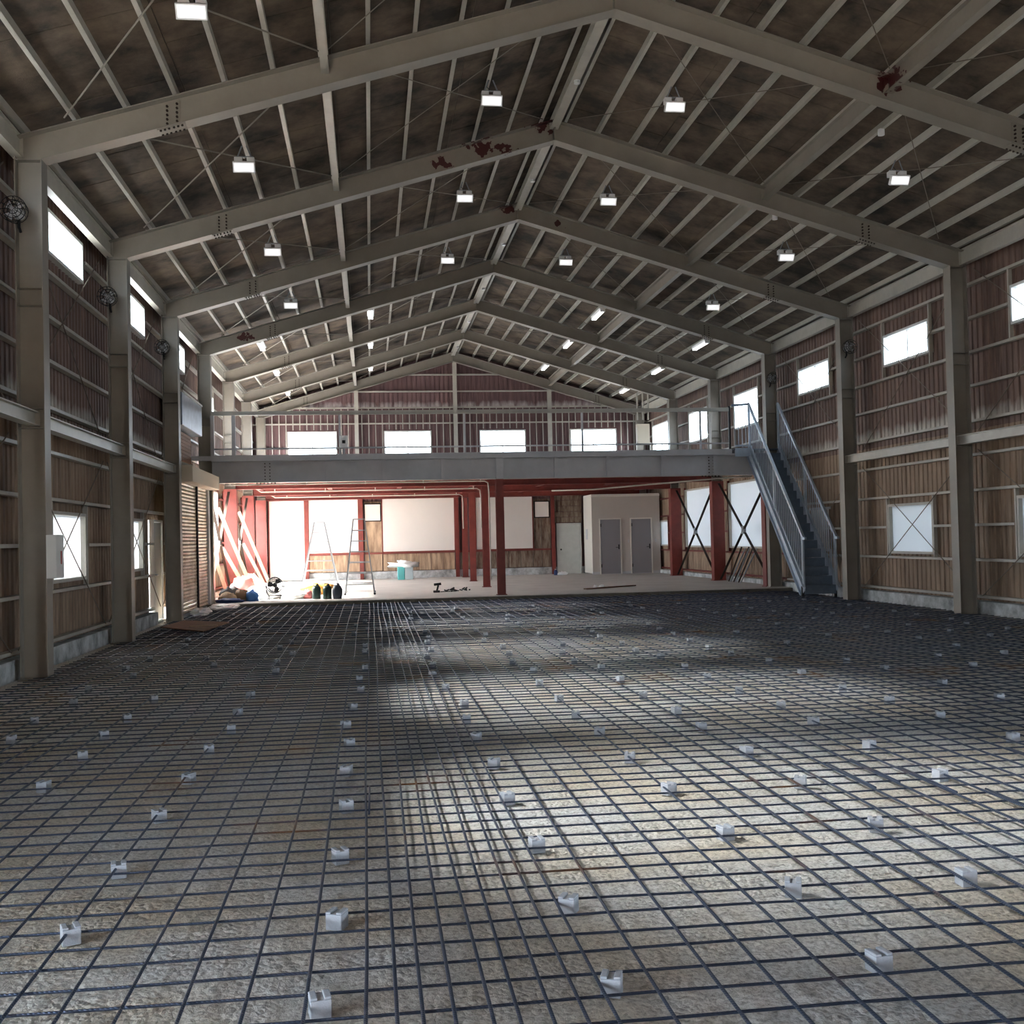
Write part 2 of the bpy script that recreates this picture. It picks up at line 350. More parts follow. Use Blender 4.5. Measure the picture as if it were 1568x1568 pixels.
# mortar spacer blocks
bx = [-3.0, -2.17, -1.23, -0.18, 0.80, 1.79, 2.60, 3.55, 4.65, 5.68, 6.65, 7.65, 8.6, 9.6]
by = [3.80, 4.66, 5.58, 6.60, 7.60, 8.65, 9.50, 10.45, 11.65]+[12.65+i*1.0 for i in range(13)]
bm_ = MB().box(-.031, .031, -.031, .031, 0.004, .062)
bm_.box(-.031, -.010, -.031, .031, .062, .07); bm_.box(.010, .031, -.031, .031, .062, .07)
blk = bm_.build('spacer_block', blockm, None, bevel=0.003)
pl = MB().box(-.05, .05, -.05, .05, -.002, .006)
blk_l = 'small mortar spacer block under the rebar grid, beyond the six nearest rows'
def in_view(x, y):
    d = Vector((x, y, .03))-Vector((0, 0, 1.6)); w = d.dot(fw); u = 784+1687.2*d.dot(RX)/w; v = 784-1687.2*d.dot(UX)/w
    return 0 < u < 1568 and v < 1575
ORD = ['leftmost', 'second from the left', 'third from the left', 'fourth from the left', 'fifth from the left', 'sixth from the left', 'seventh from the left', 'eighth from the left', 'ninth from the left', 'tenth from the left', 'eleventh from the left']
RW = ['nearest', 'second nearest', 'third nearest', 'fourth nearest', 'fifth nearest', 'sixth nearest']
named = {}
for j_, y_ in enumerate(by[:6]):
    vis = [x_ for x_ in bx if in_view(x_, y_) and not (x_ == bx[0] and j_ == 0)]
    for i_, x_ in enumerate(vis): named[(x_, y_)] = f'pale spacer block in the {RW[j_]} row across the photo, {ORD[i_]}'
first = True; cnt = 0
for j, y in enumerate(by):
    for i, x in enumerate(bx):
        if (x, y) == (bx[0], by[0]) or cnt >= 298: continue
        if y < 9 and not in_view(x, y): continue
        if y > 12 and rng.random() < 0.18: continue
        o = blk if first else blk.copy()
        if not first: C.objects.link(o)
        first = False; cnt += 1
        nm = named.get((x, y))
        jx, jy = (rng.uniform(-.02, .02), rng.uniform(-.02, .02)) if nm else (rng.uniform(-.07, .07), rng.uniform(-.07, .07))
        if y > 12: jx *= 2; jy *= 2
        o.location = (x+jx, y+jy, 0.0); o.scale = (1.15, 1.15, 1.12); o.rotation_euler = (0, 0, rng.uniform(-.5, .5))
        tag(o, nm or blk_l, 'spacer block', 'mortar spacer blocks under the rebar grid')
# small rubble and a white token on the stone bed
for (x, y) in ((-0.02, 3.72), (0.05, 3.85)): pass

# ------------------------------------------------------------ roof
ceiling = struct('ceiling', 'pitched roof of mottled brown boards on steel purlins', 'roof')
Y0, Y1 = WF, WB
def slope_pt(x, dz): return (x, zb(x)+dz)
bk = MB()
for s in (-1, 1):
    xe = WL if s < 0 else WR
    xe += s*.2; bk.add([(XC, Y0-.15, zb(XC)+.575), (XC, Y1+.15, zb(XC)+.575), (xe, Y1+.15, zb(xe)+.575), (xe, Y0-.15, zb(xe)+.575)], [(0, 1, 2, 3)])
bk.build('roof_backing', roofbk, ceiling)
rows = []
y = Y1
while y > Y0+0.3: rows.append((max(y-0.91, Y0), y)); y -= 0.91
far_stuff = MB()
edges = [0.0, 1.85, 3.70, 5.55, 7.85]
bmesh_cache = {}
for s in (-1, 1):
    for c in range(4):
        a, b = edges[c], edges[c+1]
        xa, xb = XC+s*(a+0.005), XC+s*(b-0.005 if c < 3 else (abs((WL if s < 0 else WR)-XC)))
        for ri, (ya, yb) in enumerate(rows):
            g = 0.006
            vv = []
            for yq in (ya+g, yb-g):
                for (xq, dz) in ((xa, .53), (xb, .53), (xb, .545), (xa, .545)): vv.append((xq, yq, zb(xq)+dz))
            ff = [(0, 1, 2, 3), (7, 6, 5, 4), (0, 4, 5, 1), (1, 5, 6, 2), (2, 6, 7, 3), (3, 7, 4, 0)]
            if yb < 9.3: far_stuff.add(vv, ff); continue
            key = (s, c)
            if key not in bmesh_cache:
                m0 = MB().add([(v[0], v[1]-ya, v[2]) for v in vv], ff).build('roof_board', roofm, ceiling)
                bmesh_cache[key] = m0; m0.location = (0, ya, 0)
            else:
                o = bmesh_cache[key].copy(); C.objects.link(o); o.location = (0, ya, rng.uniform(-.004, .004))
far_stuff.build('roof_boards_behind_camera', roofm, ceiling, kind='stuff')
def purlin(x, s, lip=0.022):
    m = MB(); z = zb(x)+.43
    m.beam((x, Y0, z+.003), (x, Y1, z+.003), 0.058, 0.006)
    m.beam((x-s*0.026, Y0, z+.05), (x-s*0.026, Y1, z+.05), 0.004, 0.10)
    m.beam((x+s*0.027, Y0, z+.014), (x+s*0.027, Y1, z+.014), 0.003, 0.022)
    m.build('purlin', paint2, ceiling)
offs = [0.215]+[0.81+0.605*i for i in range(12)]
for s in (-1, 1):
    for o_ in offs: purlin(XC+s*o_, s)
# crossed flat braces under the purlins and thin rods
for k in range(0, 7):
    ya, yb = FY(k)+0.08, FY(k+1)-0.08
    for (xa, xb) in ((-3.6, -0.5), (-0.42, 3.1), (3.55, 7.05), (7.2, 10.3)):
        for (p, q) in ((xa, xb), (xb, xa)):
            m = MB(); m.tube([(p, ya, zb(p)+.40), (q, yb, zb(q)+.395)], 0.011 if xa < -1 else 0.007, 5); m.build('roof_brace', darkrod if xa > 3 else paint, ceiling)

# ------------------------------------------------------------ portal frames
ordn = {-1: 'over the camera', 0: 'just outside the top of the photo', 1: 'nearest one in view', 2: 'second one in view', 3: 'third one in view', 4: 'fourth in view, at the mezzanine edge', 5: 'fifth in view, first behind the mezzanine edge', 6: 'next to last before the rear gable', 7: 'last, against the rear gable'}
def frame(k):
    y = FY(k); yc = y+0.125
    lab = ordn.get(k, 'behind the camera')
    if k == 2: lab += ', peeling dark red by the ridge'
    t = thing('portal_frame', ('beige painted steel portal frame, ' + lab)[:110], 'steel frame', (XC, yc, 0), 'steel portal frames of the hall')
    for s, xi in ((-1, XL), (1, XR)):
        topz = zb(xi)+0.30
        m = MB(); xo = xi+s*0.32
        lo = -0.0 if k < 4 else SLAB_Z
        m.box(min(xi, xi+s*.014), max(xi, xi+s*.014), y, y+.25, lo, zb(xi))
        m.box(min(xo, xo-s*.014), max(xo, xo-s*.014), y, y+.25, lo, zb(xo)+.34)
        m.prism([(xi+s*.014, lo), (xo-s*.014, lo), (xo-s*.014, zb(xo)+.356), (xi+s*.0, zb(xi)+.356), (xi+s*.0, zb(xi)-.0)], yc-.005, yc+.005)
        col = m.build('column', paint if not (4 < k < 8) else paint, t)
        for z in (3.06, 3.30, 4.56, 4.77, zb(xi)-.01):
            sm = MB().box(min(xi+s*.014, xo-s*.014), max(xi+s*.014, xo-s*.014), y+.01, y+.24, z, z+.01)
            sm.build('stiffener', paint, col)
        bp = MB().box(min(xi-s*.03, xo+s*.03), max(xi-s*.03, xo+s*.03), y-.02, y+.27, lo, lo+.018)
        bp.build('base_plate', paint, col)
        # rafter
        xk = xi+s*0.32; m = MB(); H = .37
        p = lambda x, dz: (x, zb(x)+dz)
        m.prism([p(xi, 0), p(XC, 0), p(XC, .014), p(xi, .014)], y, y+.25)
        m.prism([p(xk, H-.014), p(XC, H-.014), p(XC, H), p(xk, H)], y, y+.25)
        m.prism([p(xi, .014), p(XC, .014), p(XC, H-.014), p(xi, H-.014)], yc-.005, yc+.005)
        raf = m.build('rafter', paint, t)
        xs_ = XC+s*5.68
        sp = MB(); ca = math.cos(SL)
        for dy in (-1, 1):
            sp.prism([p(xs_-.10, .045), p(xs_+.10, .045), p(xs_+.10, H-.04), p(xs_-.10, H-.04)], yc+dy*.010-.004, yc+dy*.010+.004)
        sp.prism([p(xs_-.17, -.012), p(xs_+.17, -.012), p(xs_+.17, 0), p(xs_-.17, 0)], y+.02, y+.23)
        sp.build('splice_plate', paint, raf)
        bo = MB()
        for bx_ in (-.06, .06):
            for j in range(5):
                q = p(xs_+bx_, .07+j*.055); bo.tube([(q[0], yc-.035, q[1]), (q[0], yc-.012, q[1])], .016, 6)
        for bx_ in (-.13, -.08, -.03, .03, .08, .13):
            for dy in (.05, .20):
                q = p(xs_+bx_, -.03); bo.tube([(q[0], y+dy, q[1]), (q[0], y+dy, q[1]+.02)], .015, 6)
        bo.build('splice_bolts', boltm, raf, kind='stuff')
    m = MB(); m.box(XC-.012, XC+.012, y, y+.25, zb(XC)-.005, zb(XC)+.365); m.build('ridge_plate', paint, t)
    return t
for k in range(-1, 8): frame(k)

bayn = {-1: 'bay over the camera', 0: 'bay nearest the camera', 1: 'second bay', 2: 'third bay', 3: 'fourth bay, next to the mezzanine', 4: 'first bay over the mezzanine', 5: 'second bay over the mezzanine', 6: 'last bay by the rear gable'}
for k in range(0, 7):
    ya, yb = FY(k)+.135, FY(k+1)+.115
    for nm, x, w, h, dz, mt in (('left roof slope', -0.455, .10, .20, .29, paint2), ('ridge', XC, .15, .15, .30, paint2), ('right roof slope', 7.12, .12, .25, .285, paint)):
        z = zb(x)+dz
        t = thing('tie_beam', f'beige steel tie beam along the {nm}, {bayn[k]}', 'beam', (x, (ya+yb)/2, z), 'roof tie beams between portal frames')
        MB().hbeam((x, ya, z), (x, yb, z), w, h, t=.01, web=.008).build('web_and_flanges', mt, t)
        ep = MB(); ep.box(x-w/2, x+w/2, ya, ya+.012, z-h/2, z+h/2); ep.box(x-w/2, x+w/2, yb-.012, yb, z-h/2, z+h/2); ep.build('end_plate', mt, t)
        if nm == 'ridge':
            jb = MB().tube([(x+.02, (ya+yb)/2+.3, z-h/2-.05), (x+.02, (ya+yb)/2+.3, z-h/2)], .05, 10); jb.build('junction_box', lampw, t)
    for nm, x, s in (('left', XL-.16, -1), ('right', XR+.16, 1)):
        for (nn, z, h, w, xq) in (('eaves beam at the top', 6.53, .28, .12, x+s*.14), ('mid-height wall beam', 3.18, .17, .15, x)):
            if k > 3 and 'mid' in nn: continue
            if k == 3 and 'mid' in nn: continue
            t = thing('wall_beam', f'pale steel {nn} of the {nm} wall, {bayn[k]}', 'beam', (xq, (ya+yb)/2, z), 'longitudinal wall beams')
            MB().hbeam((xq, ya, z), (xq, yb, z), w, h, t=.012, web=.04).build('web_and_flanges', paint2, t)
            ep = MB(); ep.box(xq-w/2, xq+w/2, ya, ya+.012, z-h/2, z+h/2); ep.box(xq-w/2, xq+w/2, yb-.012, yb, z-h/2, z+h/2); ep.build('end_plate', paint2, t)

# ------------------------------------------------------------ walls
walls = {-1: struct('wall_left', 'left wall of brown corrugated sheets on steel girts', 'wall'), 1: struct('wall_right', 'right wall of brown corrugated sheets on steel girts', 'wall')}
wall_rear = struct('wall_rear', 'rear gable wall of maroon corrugated sheets', 'wall')
wall_front = struct('wall_front', 'closed front wall behind the camera', 'wall')  # no opening in this wall
def corr(u0, u1, off, outn, pitch=.18, d=.020):
    # returns profile points (u, w) across the sheet; w = depth towards outside
    pts = []; u = u0; ph = 0
    seq = [(0, 0), (.42, 0), (.54, 1), (.88, 1)]
    k = math.floor(u0/pitch)
    raw = []
    while True:
        for a, w in seq: raw.append(((k+a)*pitch, w*d))
        k += 1
        if k*pitch > u1+pitch: break
    def wat(u):
        for i in range(len(raw)-1):
            if raw[i][0] <= u <= raw[i+1][0]:
                t = (u-raw[i][0])/(raw[i+1][0]-raw[i][0]); return raw[i][1]*(1-t)+raw[i+1][1]*t
        return 0
    return [(u0, wat(u0))]+[r for r in raw if u0 < r[0] < u1]+[(u1, wat(u1))]
def sheet_side(s, u0, u1, z0, z1, m, parent):
    xw = WL if s < 0 else WR; pr = corr(u0, u1, 0, s); v = []; n = len(pr)
    for (u, w) in pr: v.append((xw+s*w, u, z0))
    for (u, w) in pr: v.append((xw+s*w, u, z1))
    MB().add(v, [(i, i+1, n+i+1, n+i) for i in range(n-1)]).build('cladding_sheet', m, parent)
def sheet_gable(yw, x0, x1, z0, ztop, m, parent, name='cladding_sheet'):
    pr = corr(x0, x1, 0, 1); n = len(pr)
    v = [(u, yw+w*(1 if yw > 0 else -1), z0) for u, w in pr]+[(u, yw+w*(1 if yw > 0 else -1), ztop(u) if callable(ztop) else ztop) for u, w in pr]
    MB().add(v, [(i, i+1, n+i+1, n+i) for i in range(n-1)]).build(name, m, parent)
def strips(u0, u1, ops, step=0.95):
    br = {u0, u1}
    for o in ops: br |= {o[0], o[1]}
    br = sorted(b for b in br if u0 <= b <= u1); out = []
    for a, b in zip(br, br[1:]):
        n = max(1, round((b-a)/step))
        for i in range(n): out.append((a+(b-a)*i/n, a+(b-a)*(i+1)/n))
    return out
def cut(u, z0, z1, ops):
    seg = [(z0, z1)]
    for o in ops:
        if o[0] < u < o[1]:
            ns = []
            for a, b in seg:
                if o[2] > a: ns.append((a, min(b, o[2])))
                if o[3] < b: ns.append((max(a, o[3]), b))
            seg = [q for q in ns if q[1]-q[0] > .01]
    return seg
OPS = {-1: {}, 1: {}}
for k in range(-2, 7):
    b = FY(k)
    lw = (b+2.0, b+3.92, 5.72, 6.36); rw = (b+1.75, b+3.70, 5.07, 5.75)
    low_l = (b+2.02, b+3.88, 1.10, 2.12); low_r = (b+1.80, b+3.70, 1.07, 2.12)
    if k == 2: low_l = (FY(2)+2.40, FY(2)+3.43, 1.12, 2.12)
    if k <= 3:
        OPS[-1][k] = [lw] if k == 3 else [lw, low_l]
        OPS[1][k] = [rw] if k == 3 else [rw, low_r]
    else:
        OPS[-1][k] = [(b+1.9, b+4.0, 4.35, 5.78), (b+1.30, b+4.62, 1.05, 3.12)]
        OPS[1][k] = [(b+1.9, b+4.0, 4.70, 5.76), (b+1.68, b+4.78, 1.12, 3.13)] if k < 6 else [(b+1.9, b+4.2, 4.70, 5.82), (b+2.3, b+3.6, 1.15, 2.12)]
OPS[1][4].append((FY(4)-.0, FY(4), 0, 0))
OPS[-1][2].append((23.2, 24.15, 0.0, 2.12))          # white door
OPS[-1][3].insert(0, (25.3, 29.3, 0.0, 3.0)) if False else None
# openings added out of view in both side walls, to light the foreground floor
for s in (-1, 1): OPS[s][-2] = [(-1.8, 2.9 if s < 0 else 4.2, -.2, 2.8)]; OPS[s][-1] = [o for o in OPS[s][-1] if o[2] > 3]
for s in (-1, 1):
    W = walls[s]; xw = WL if s < 0 else WR
    for k in range(-3, 7):
        ya = max(FY(k), WF); yb = FY(k+1) if k < 6 else WB
        if yb <= ya: continue
        ops = [o for kk in (k-1, k, k+1) for o in OPS[s].get(kk, [])]
        for (a, b) in strips(ya, yb, [o for o in ops if o[1] > ya and o[0] < yb]):
            mid = (a+b)/2
            for (z0, z1, m) in ((.25, 3.40, clad_lo), (3.40, 6.83, clad_up)):
                if k >= 4 and z0 < 1: z1 = 3.4
                for q in cut(mid, z0, z1, ops): sheet_side(s, a, b+.0, q[0], q[1], m, W)
        # girts, cut at openings
        if k >= -1:
            for z in (.30, .97, 1.61, 2.25, 2.90, 3.52, 4.17, 4.79, 5.42, 6.04):
                cuts = sorted([(o[0]-.05, o[1]+.05) for o in ops if o[2]-.04 < z < o[3]+.04])
                p = ya; segs = []
                for c0, c1 in cuts:
                    if c0 > p: segs.append((p, min(c0, yb)))
                    p = max(p, c1)
                if p < yb: segs.append((p, yb))
                red = k >= 4 and z < 3
                for a, b in segs:
                    if b-a < .1: continue
                    g = MB(); x1 = xw-s*.015; x0 = xw-s*.115
                    g.box(min(x0, x1), max(x0, x1), a, b, z+.046, z+.05)
                    g.box(min(x0, x1), max(x0, x1), a, b, z, z+.004)
                    g.box(min(x0, x0+s*.004), max(x0, x0+s*.004), a, b, z, z+.05)
                    g.build('girt', redpaint if red else paint2, W)
        # concrete kerb
        lo = 0 if ya < SLAB_Y-1 else SLAB_Z
        kz = .25
        if not (s < 0 and k == 3):
            dr = [(a, b) for a, b in (((ya, min(yb, 23.15)),) if (s < 0 and k == 2) else ((ya, yb),)) ]
            if s < 0 and k == 2: dr = [(ya, 23.15)]
            if k < -1: dr = []
            for a, b in dr:
                MB().box(min(xw-s*.17, xw+s*.05), max(xw-s*.17, xw+s*.05), a, b, -.12, kz).build('kerb', concrete, W, bevel=.01)
    # jamb studs beside openings, wall rods
    for k in range(0, 7):
        for o in OPS[s].get(k, []):
            if o[1]-o[0] < .2 or o[3] > 6.2: continue
            if o[2] < .5: continue
            zl = max([z for z in (.30, .97, 1.61, 2.25, 2.90, 3.52, 4.17, 4.79, 5.42) if z <= o[2]+.02]+[.3])
            zh = min([z for z in (2.25, 2.90, 3.2, 6.04) if z >= o[3]-.02]+[6.04])
            for yq in (o[0]-.03, o[1]+.03):
                x1 = xw-s*.03; x0 = xw-s*.10
                MB().box(min(x0, x1), max(x0, x1), yq-.02, yq+.02, zl, zh).build('jamb_stud', redpaint if k >= 4 and o[2] < 3 else paint2, W)
        if k < 4:
            for (za, zc) in ((3.35, 6.3), (.35, 3.0)):
                for (p, q) in ((za, zc), (zc, za)):
                    xr = xw-s*(.13 if za > 3 else .15)
                    MB().tube([(xr, FY(k)+.28, p), (xr-s*.01, FY(k+1)-.03, q)], .009, 5).build('wall_brace', darkrod, W)

# ------------------------------------------------------------ windows
wn = [0]
def window(kind, s, o, label, boards=False, pane=None):
    pane = pane or frosted
    wn[0] += 1
    W = struct(f'window_{wn[0]}', label, 'window')
    y0, y1, z0, z1 = o; fr = .05
    def B(m, u0, u1, z0_, z1_, d0, d1):
        if kind == 'side':
            xw = WL if s < 0 else WR; a, b = xw-s*d0, xw-s*d1; m.box(min(a, b), max(a, b), u0, u1, z0_, z1_)
        else: m.box(u0, u1, WB-d1, WB-d0, z0_, z1_)
        return m
    m = MB()
    B(m, y0, y1, z0, z0+fr, -.04, .09); B(m, y0, y1, z1-fr, z1, -.04, .09); B(m, y0, y0+fr, z0+fr, z1-fr, -.04, .09); B(m, y1-fr, y1, z0+fr, z1-fr, -.04, .09)
    m.build('window_frame', whitep if not boards else paint2, W)
    if boards:
        B(MB(), y0+fr, y1-fr, z0+fr, z1-fr, .0, .012).build('white_sheet', sheetw, W)
    else:
        ym = (y0+y1)/2
        B(MB(), ym-.018, ym+.018, z0+fr, z1-fr, .0, .03).build('mullion', whitep, W)
        B(MB(), y0+fr, ym-.018, z0+fr, z1-fr, .008, .012).build('pane', pane, W)
        B(MB(), ym+.018, y1-fr, z0+fr, z1-fr, .018, .022).build('pane', pane, W)
    return W
for s, nm in ((-1, 'left'), (1, 'right')):
    for k in range(-2, 7):
        for o in OPS[s].get(k, []):
            if o[1]-o[0] < .2 or o[2] < .5: continue
            if k < 4:
                if o[2] > 5: window('side', s, o, f'high aluminium window in the {nm} wall, {bayn.get(k, "bay behind the camera")}')
                else: window('side', s, o, f'low window covered with a white sheet in the {nm} wall, {bayn.get(k, "bay behind the camera")}', True)
            else:
                if o[2] > 4: window('side', s, o, f'tall window above the mezzanine floor in the {nm} wall, {bayn[k]}', pane=glass)
                elif s > 0: window('side', s, o, f'large white covered window under the mezzanine in the right wall, {bayn[k]}', True)
                else: window('side', s, o, f'large bright window under the mezzanine in the left wall, {bayn[k]}', pane=glass)
# rear gable
RWIN = [(-3.08, -1.2), (.6, 2.44), (4.32, 6.15), (7.93, 9.8)]
rops = [(a, b, 4.83, 5.84) for a, b in RWIN]
ztop = lambda x: zb(x)+.60
for (a, b) in strips(WL, WR, rops):
    if a < XC < b:
        parts = ((a, XC), (XC, b))
    else: parts = ((a, b),)
    for (a_, b_) in parts:
        segs = cut((a_+b_)/2, .4, 5.9, rops)
        for q in segs:
            sheet_gable(WB, a_, b_, q[0], q[1], clad_rear, wall_rear)
        sheet_gable(WB, a_, b_, 5.9, ztop, clad_rear, wall_rear)
for i, (a, b) in enumerate(RWIN):
    window('rear', 1, (a, b, 4.83, 5.84), ('leftmost', 'second from left', 'third from left', 'rightmost')[i]+' glaring window of the rear gable above the mezzanine', pane=glass)
def xlim(z):      # half width of gable at height z
    return min((8.493+.30-z)/.2956, 7.7)
for z in (6.71, 7.34, 7.99, 4.45, 5.18, 5.45 if False else 6.10):
    hw = xlim(z) if z > 6.3 else 7.7
    segs = [(XC-hw, XC+hw)]
    if 4.8 < z < 5.85:
        segs = []; p = XC-hw
        for a, b in RWIN: segs.append((p, a-.02)); p = b+.02
        segs.append((p, XC+hw))
    for a, b in segs: MB().box(a, b, WB-.11, WB-.02, z, z+.05).build('girt', paint2, wall_rear)
x = WL+.3
while x < WR-.2:
    for a, b in cut(x, 3.8, 6.7, [(o[0]-.04, o[1]+.04, o[2]-.05, o[3]+.05) for o in rops]):
        MB().box(x-.016, x+.016, WB-.145, WB-.115, a, b).build('furring_strip', paint2, wall_rear)
    x += .262
for xq in (-.44, 3.38, 7.1):
    t = thing('wind_post', 'pale steel post of the rear gable, '+{-.44: 'left of the ridge', 3.38: 'under the ridge', 7.1: 'right of the ridge'}[xq], 'post', (xq, WB-.22, 3.8))
    MB().hbeam((xq, WB-.22, 3.8), (xq, WB-.22, zb(xq)-.01), .15, .15, up=(0, 1, 0)).build('shaft', paint2, t)
    MB().box(xq-.11, xq+.11, WB-.33, WB-.147, 3.8, 3.815).build('base_plate', paint2, t)
MB().box(WL, WR, WB-.16, WB+.05, -.1, .40).build('kerb', concrete, wall_rear, bevel=.01)
# lower rear lining boards (each sheet by itself)
segs = [(-3.75, -2.42, woodlo), (-2.33, -.42, woodlo), (-.22, .45, woodlo), (.47, 3.25, woodlo), (3.45, 6.32, woodgrey), (6.32, 7.05, woodgrey)]
for a, b, m in segs:
    n = max(1, round((b-a)/.45))
    for i in range(n):
        u0_, u1_ = a+(b-a)*i/n, a+(b-a)*(i+1)/n
        MB().box(u0_+.008, u1_-.008, WB-.10-rng.uniform(0, .012), WB-.07, .42, 1.06 if not (a in (-.22, 6.32)) else 3.1).build('lining_board', m, wall_rear)
for j in range(5):
    MB().box(7.2, 8.3, WB-.10-.01*(j % 2), WB-.07, 2.14+j*.22, 2.14+j*.22+.205).build('lining_board', woodgrey, wall_rear)
for (a, b) in ((-3.8, 7.1),):
    MB().box(a, b, WB-.19, WB-.101, 1.07, 1.14).build('girt', redpaint, wall_rear)
    MB().box(a, b+1.2, WB-.19, WB-.101, 3.20, 3.29).build('girt', redpaint, wall_rear)
for xq in (-2.41, -.34, 3.34, 7.12):
    MB().box(xq-.07, xq+.07, WB-.30, WB-.195, SLAB_Z+.0, 3.5).build('wall_stud', redpaint, wall_rear)
for i, (a, b, z0, z1, lab) in enumerate(((-3.80, -2.50, .14, 3.18, 'tall white board at the left end, glowing in sunlight'), (-2.32, -.46, 1.16, 3.19, 'wide white board behind the left stepladder'), (.48, 3.24, 1.16, 3.19, 'largest white board in the middle of the wall'),
                                  (4.1, 6.31, 1.16, 3.18, 'white board behind the red posts'), (-.19, .39, 2.37, 2.99, 'small square white board left of the red posts'), (6.43, 6.97, 2.38, 2.97, 'small square white board right of the red posts'))):
    wn[0] += 1
    Wd = struct(f'window_{wn[0]}', 'boarded opening of the lower rear wall, '+lab, 'window')
    MB().box(a, b, WB-.215, WB-.195, z0, z1).build('white_board', white, Wd)
    m = MB(); f_ = .04; ff = redpaint if b-a > 1 else darkgap
    m.box(a-f_, a, WB-.225, WB-.192, z0-f_, z1+f_); m.box(b, b+f_, WB-.225, WB-.192, z0-f_, z1+f_); m.box(a, b, WB-.225, WB-.192, z1, z1+f_); m.box(a, b, WB-.225, WB-.192, z0-f_ if z0 > .3 else z0, z0)
    m.build('board_frame', ff, Wd)
    if i == 0:
        MB().box(a, b, WB-.23, WB-.216, 2.60, 2.625).box(a, b, WB-.23, WB-.216, 2.48, 2.50).build('joint_strip', whitep, Wd)
for nm_, xq in (('left', WL), ('right', WR)):
    MB().box(xq-.06, xq+.06, WB-.06, WB+.06, 0, 6.85).build('corner_flashing', paint, wall_rear)
    MB().box(xq-.06, xq+.06, WF-.06, WF+.06, 0, 6.85).build('corner_flashing', paint, wall_front)
# front wall, behind the camera
for (a, b) in strips(WL, WR, []):
    m0 = -.05
    for (a_, b_) in (((a, XC), (XC, b)) if a < XC < b else ((a, b),)):
        sheet_gable(WF, a_, b_, m0, ztop, clad_up, wall_front)

# ------------------------------------------------------------ doors
d1 = struct('door_1', 'narrow white door in the left wall before the roller shutter', 'door')
MB().box(WL+.03, WL+.07, 23.24, 24.11, .06, 2.08).build('door_leaf', whitep, d1)
MB().box(WL+.0, WL+.10, 23.19, 23.235, .05, 2.13).box(WL, WL+.10, 24.115, 24.16, .05, 2.13).box(WL, WL+.1, 23.235, 24.115, 2.085, 2.13).build('door_frame', whitep, d1)
MB().tube([(WL+.07, 23.33, 1.0), (WL+.13, 23.33, 1.0)], .015, 8).tube([(WL+.125, 23.33, 1.0), (WL+.125, 23.45, 1.0)], .012, 8).build('door_handle', alu, d1)
MB().box(WL-.1, WL+.15, 23.16, 24.2, -.12, .05).build('threshold', concrete, d1)
d2 = struct('door_2', 'pale grey steel door in the rear wall beside the white booth', 'door')
MB().box(7.33, 8.19, WB-.21, WB-.17, .14, 2.06).build('door_leaf', doorw, d2)
MB().box(7.27, 7.325, WB-.23, WB-.15, .12, 2.11).box(8.195, 8.25, WB-.23, WB-.15, .12, 2.11).box(7.325, 8.195, WB-.23, WB-.15, 2.065, 2.11).build('door_frame', doorw, d2)
MB().tube([(7.42, WB-.21, 1.08), (7.42, WB-.27, 1.08)], .02, 8).lathe([(.0, WB-.30), (.035, WB-.29), (.035, WB-.27)], (7.42, 0, 1.08), 10, 'y').build('door_knob', black, d2)

# ------------------------------------------------------------ mezzanine
MZ = 3.80
mz = thing('mezzanine', 'grey steel mezzanine floor across the rear of the hall', 'mezzanine', (XC, FY(4), MZ))
ym = FY(4)
MB().box(XL-.5, 9.52, ym-.06, WB-.35, 3.69, MZ).box(9.52, XR+.5, ym+.9, WB-.35, 3.69, MZ).build('deck', greybeam, mz)
fb = MB().hbeam((XL, ym+.06, 3.40), (XR, ym+.06, 3.40), .22, .55, t=.016, web=.012).build('front_beam', greybeam, mz)
MB().box(XL, XR, ym-.05, ym+.17, 3.118, 3.126).build('lower_flange_face', paint2, fb)
for xq in (-1.13, .38, 1.88, 3.33, 4.82, 6.21, 7.68, 9.1):
    MB().box(xq-.04, xq+.04, ym-.045, ym+.05, 3.14, 3.66).build('stiffener', greybeam, mz)
MB().box(XL, 9.55, ym-.10, ym-.05, 3.66, 3.81).build('edge_channel', greybeam, mz)
bo = MB()
for sx in (-2.6, 8.95):
    for i in range(2):
        for j in range(6): bo.tube([(sx+i*.12, ym+.02, 3.2+j*.08), (sx+i*.12, ym+.05, 3.2+j*.08)], .016, 6)
    for i in range(6): bo.tube([(sx-.2+i*.09, ym, 3.08), (sx-.2+i*.09, ym, 3.12)], .016, 6)
bo.build('splice_bolts', boltm, mz, kind='stuff')
for xq in (XL+.3, -1.3, 1.0, 3.45, 5.8, 8.2, XR-.15):
    MB().hbeam((xq, ym+.18, 3.50), (xq, WB-.4, 3.50), .15, .3).build('red_joist', redpaint, mz)
for j, yq in enumerate((FY(4)+2.4, FY(5)+.12, FY(5)+2.4, FY(6)+.12, FY(6)+2.4, FY(7)-.15)):
    big = j % 2 == 1
    MB().hbeam((XL, yq, 3.40 if big else 3.52), (XR, yq, 3.40 if big else 3.52), .18 if big else .12, .42 if big else .2).build('red_crossbeam', redpaint, mz)
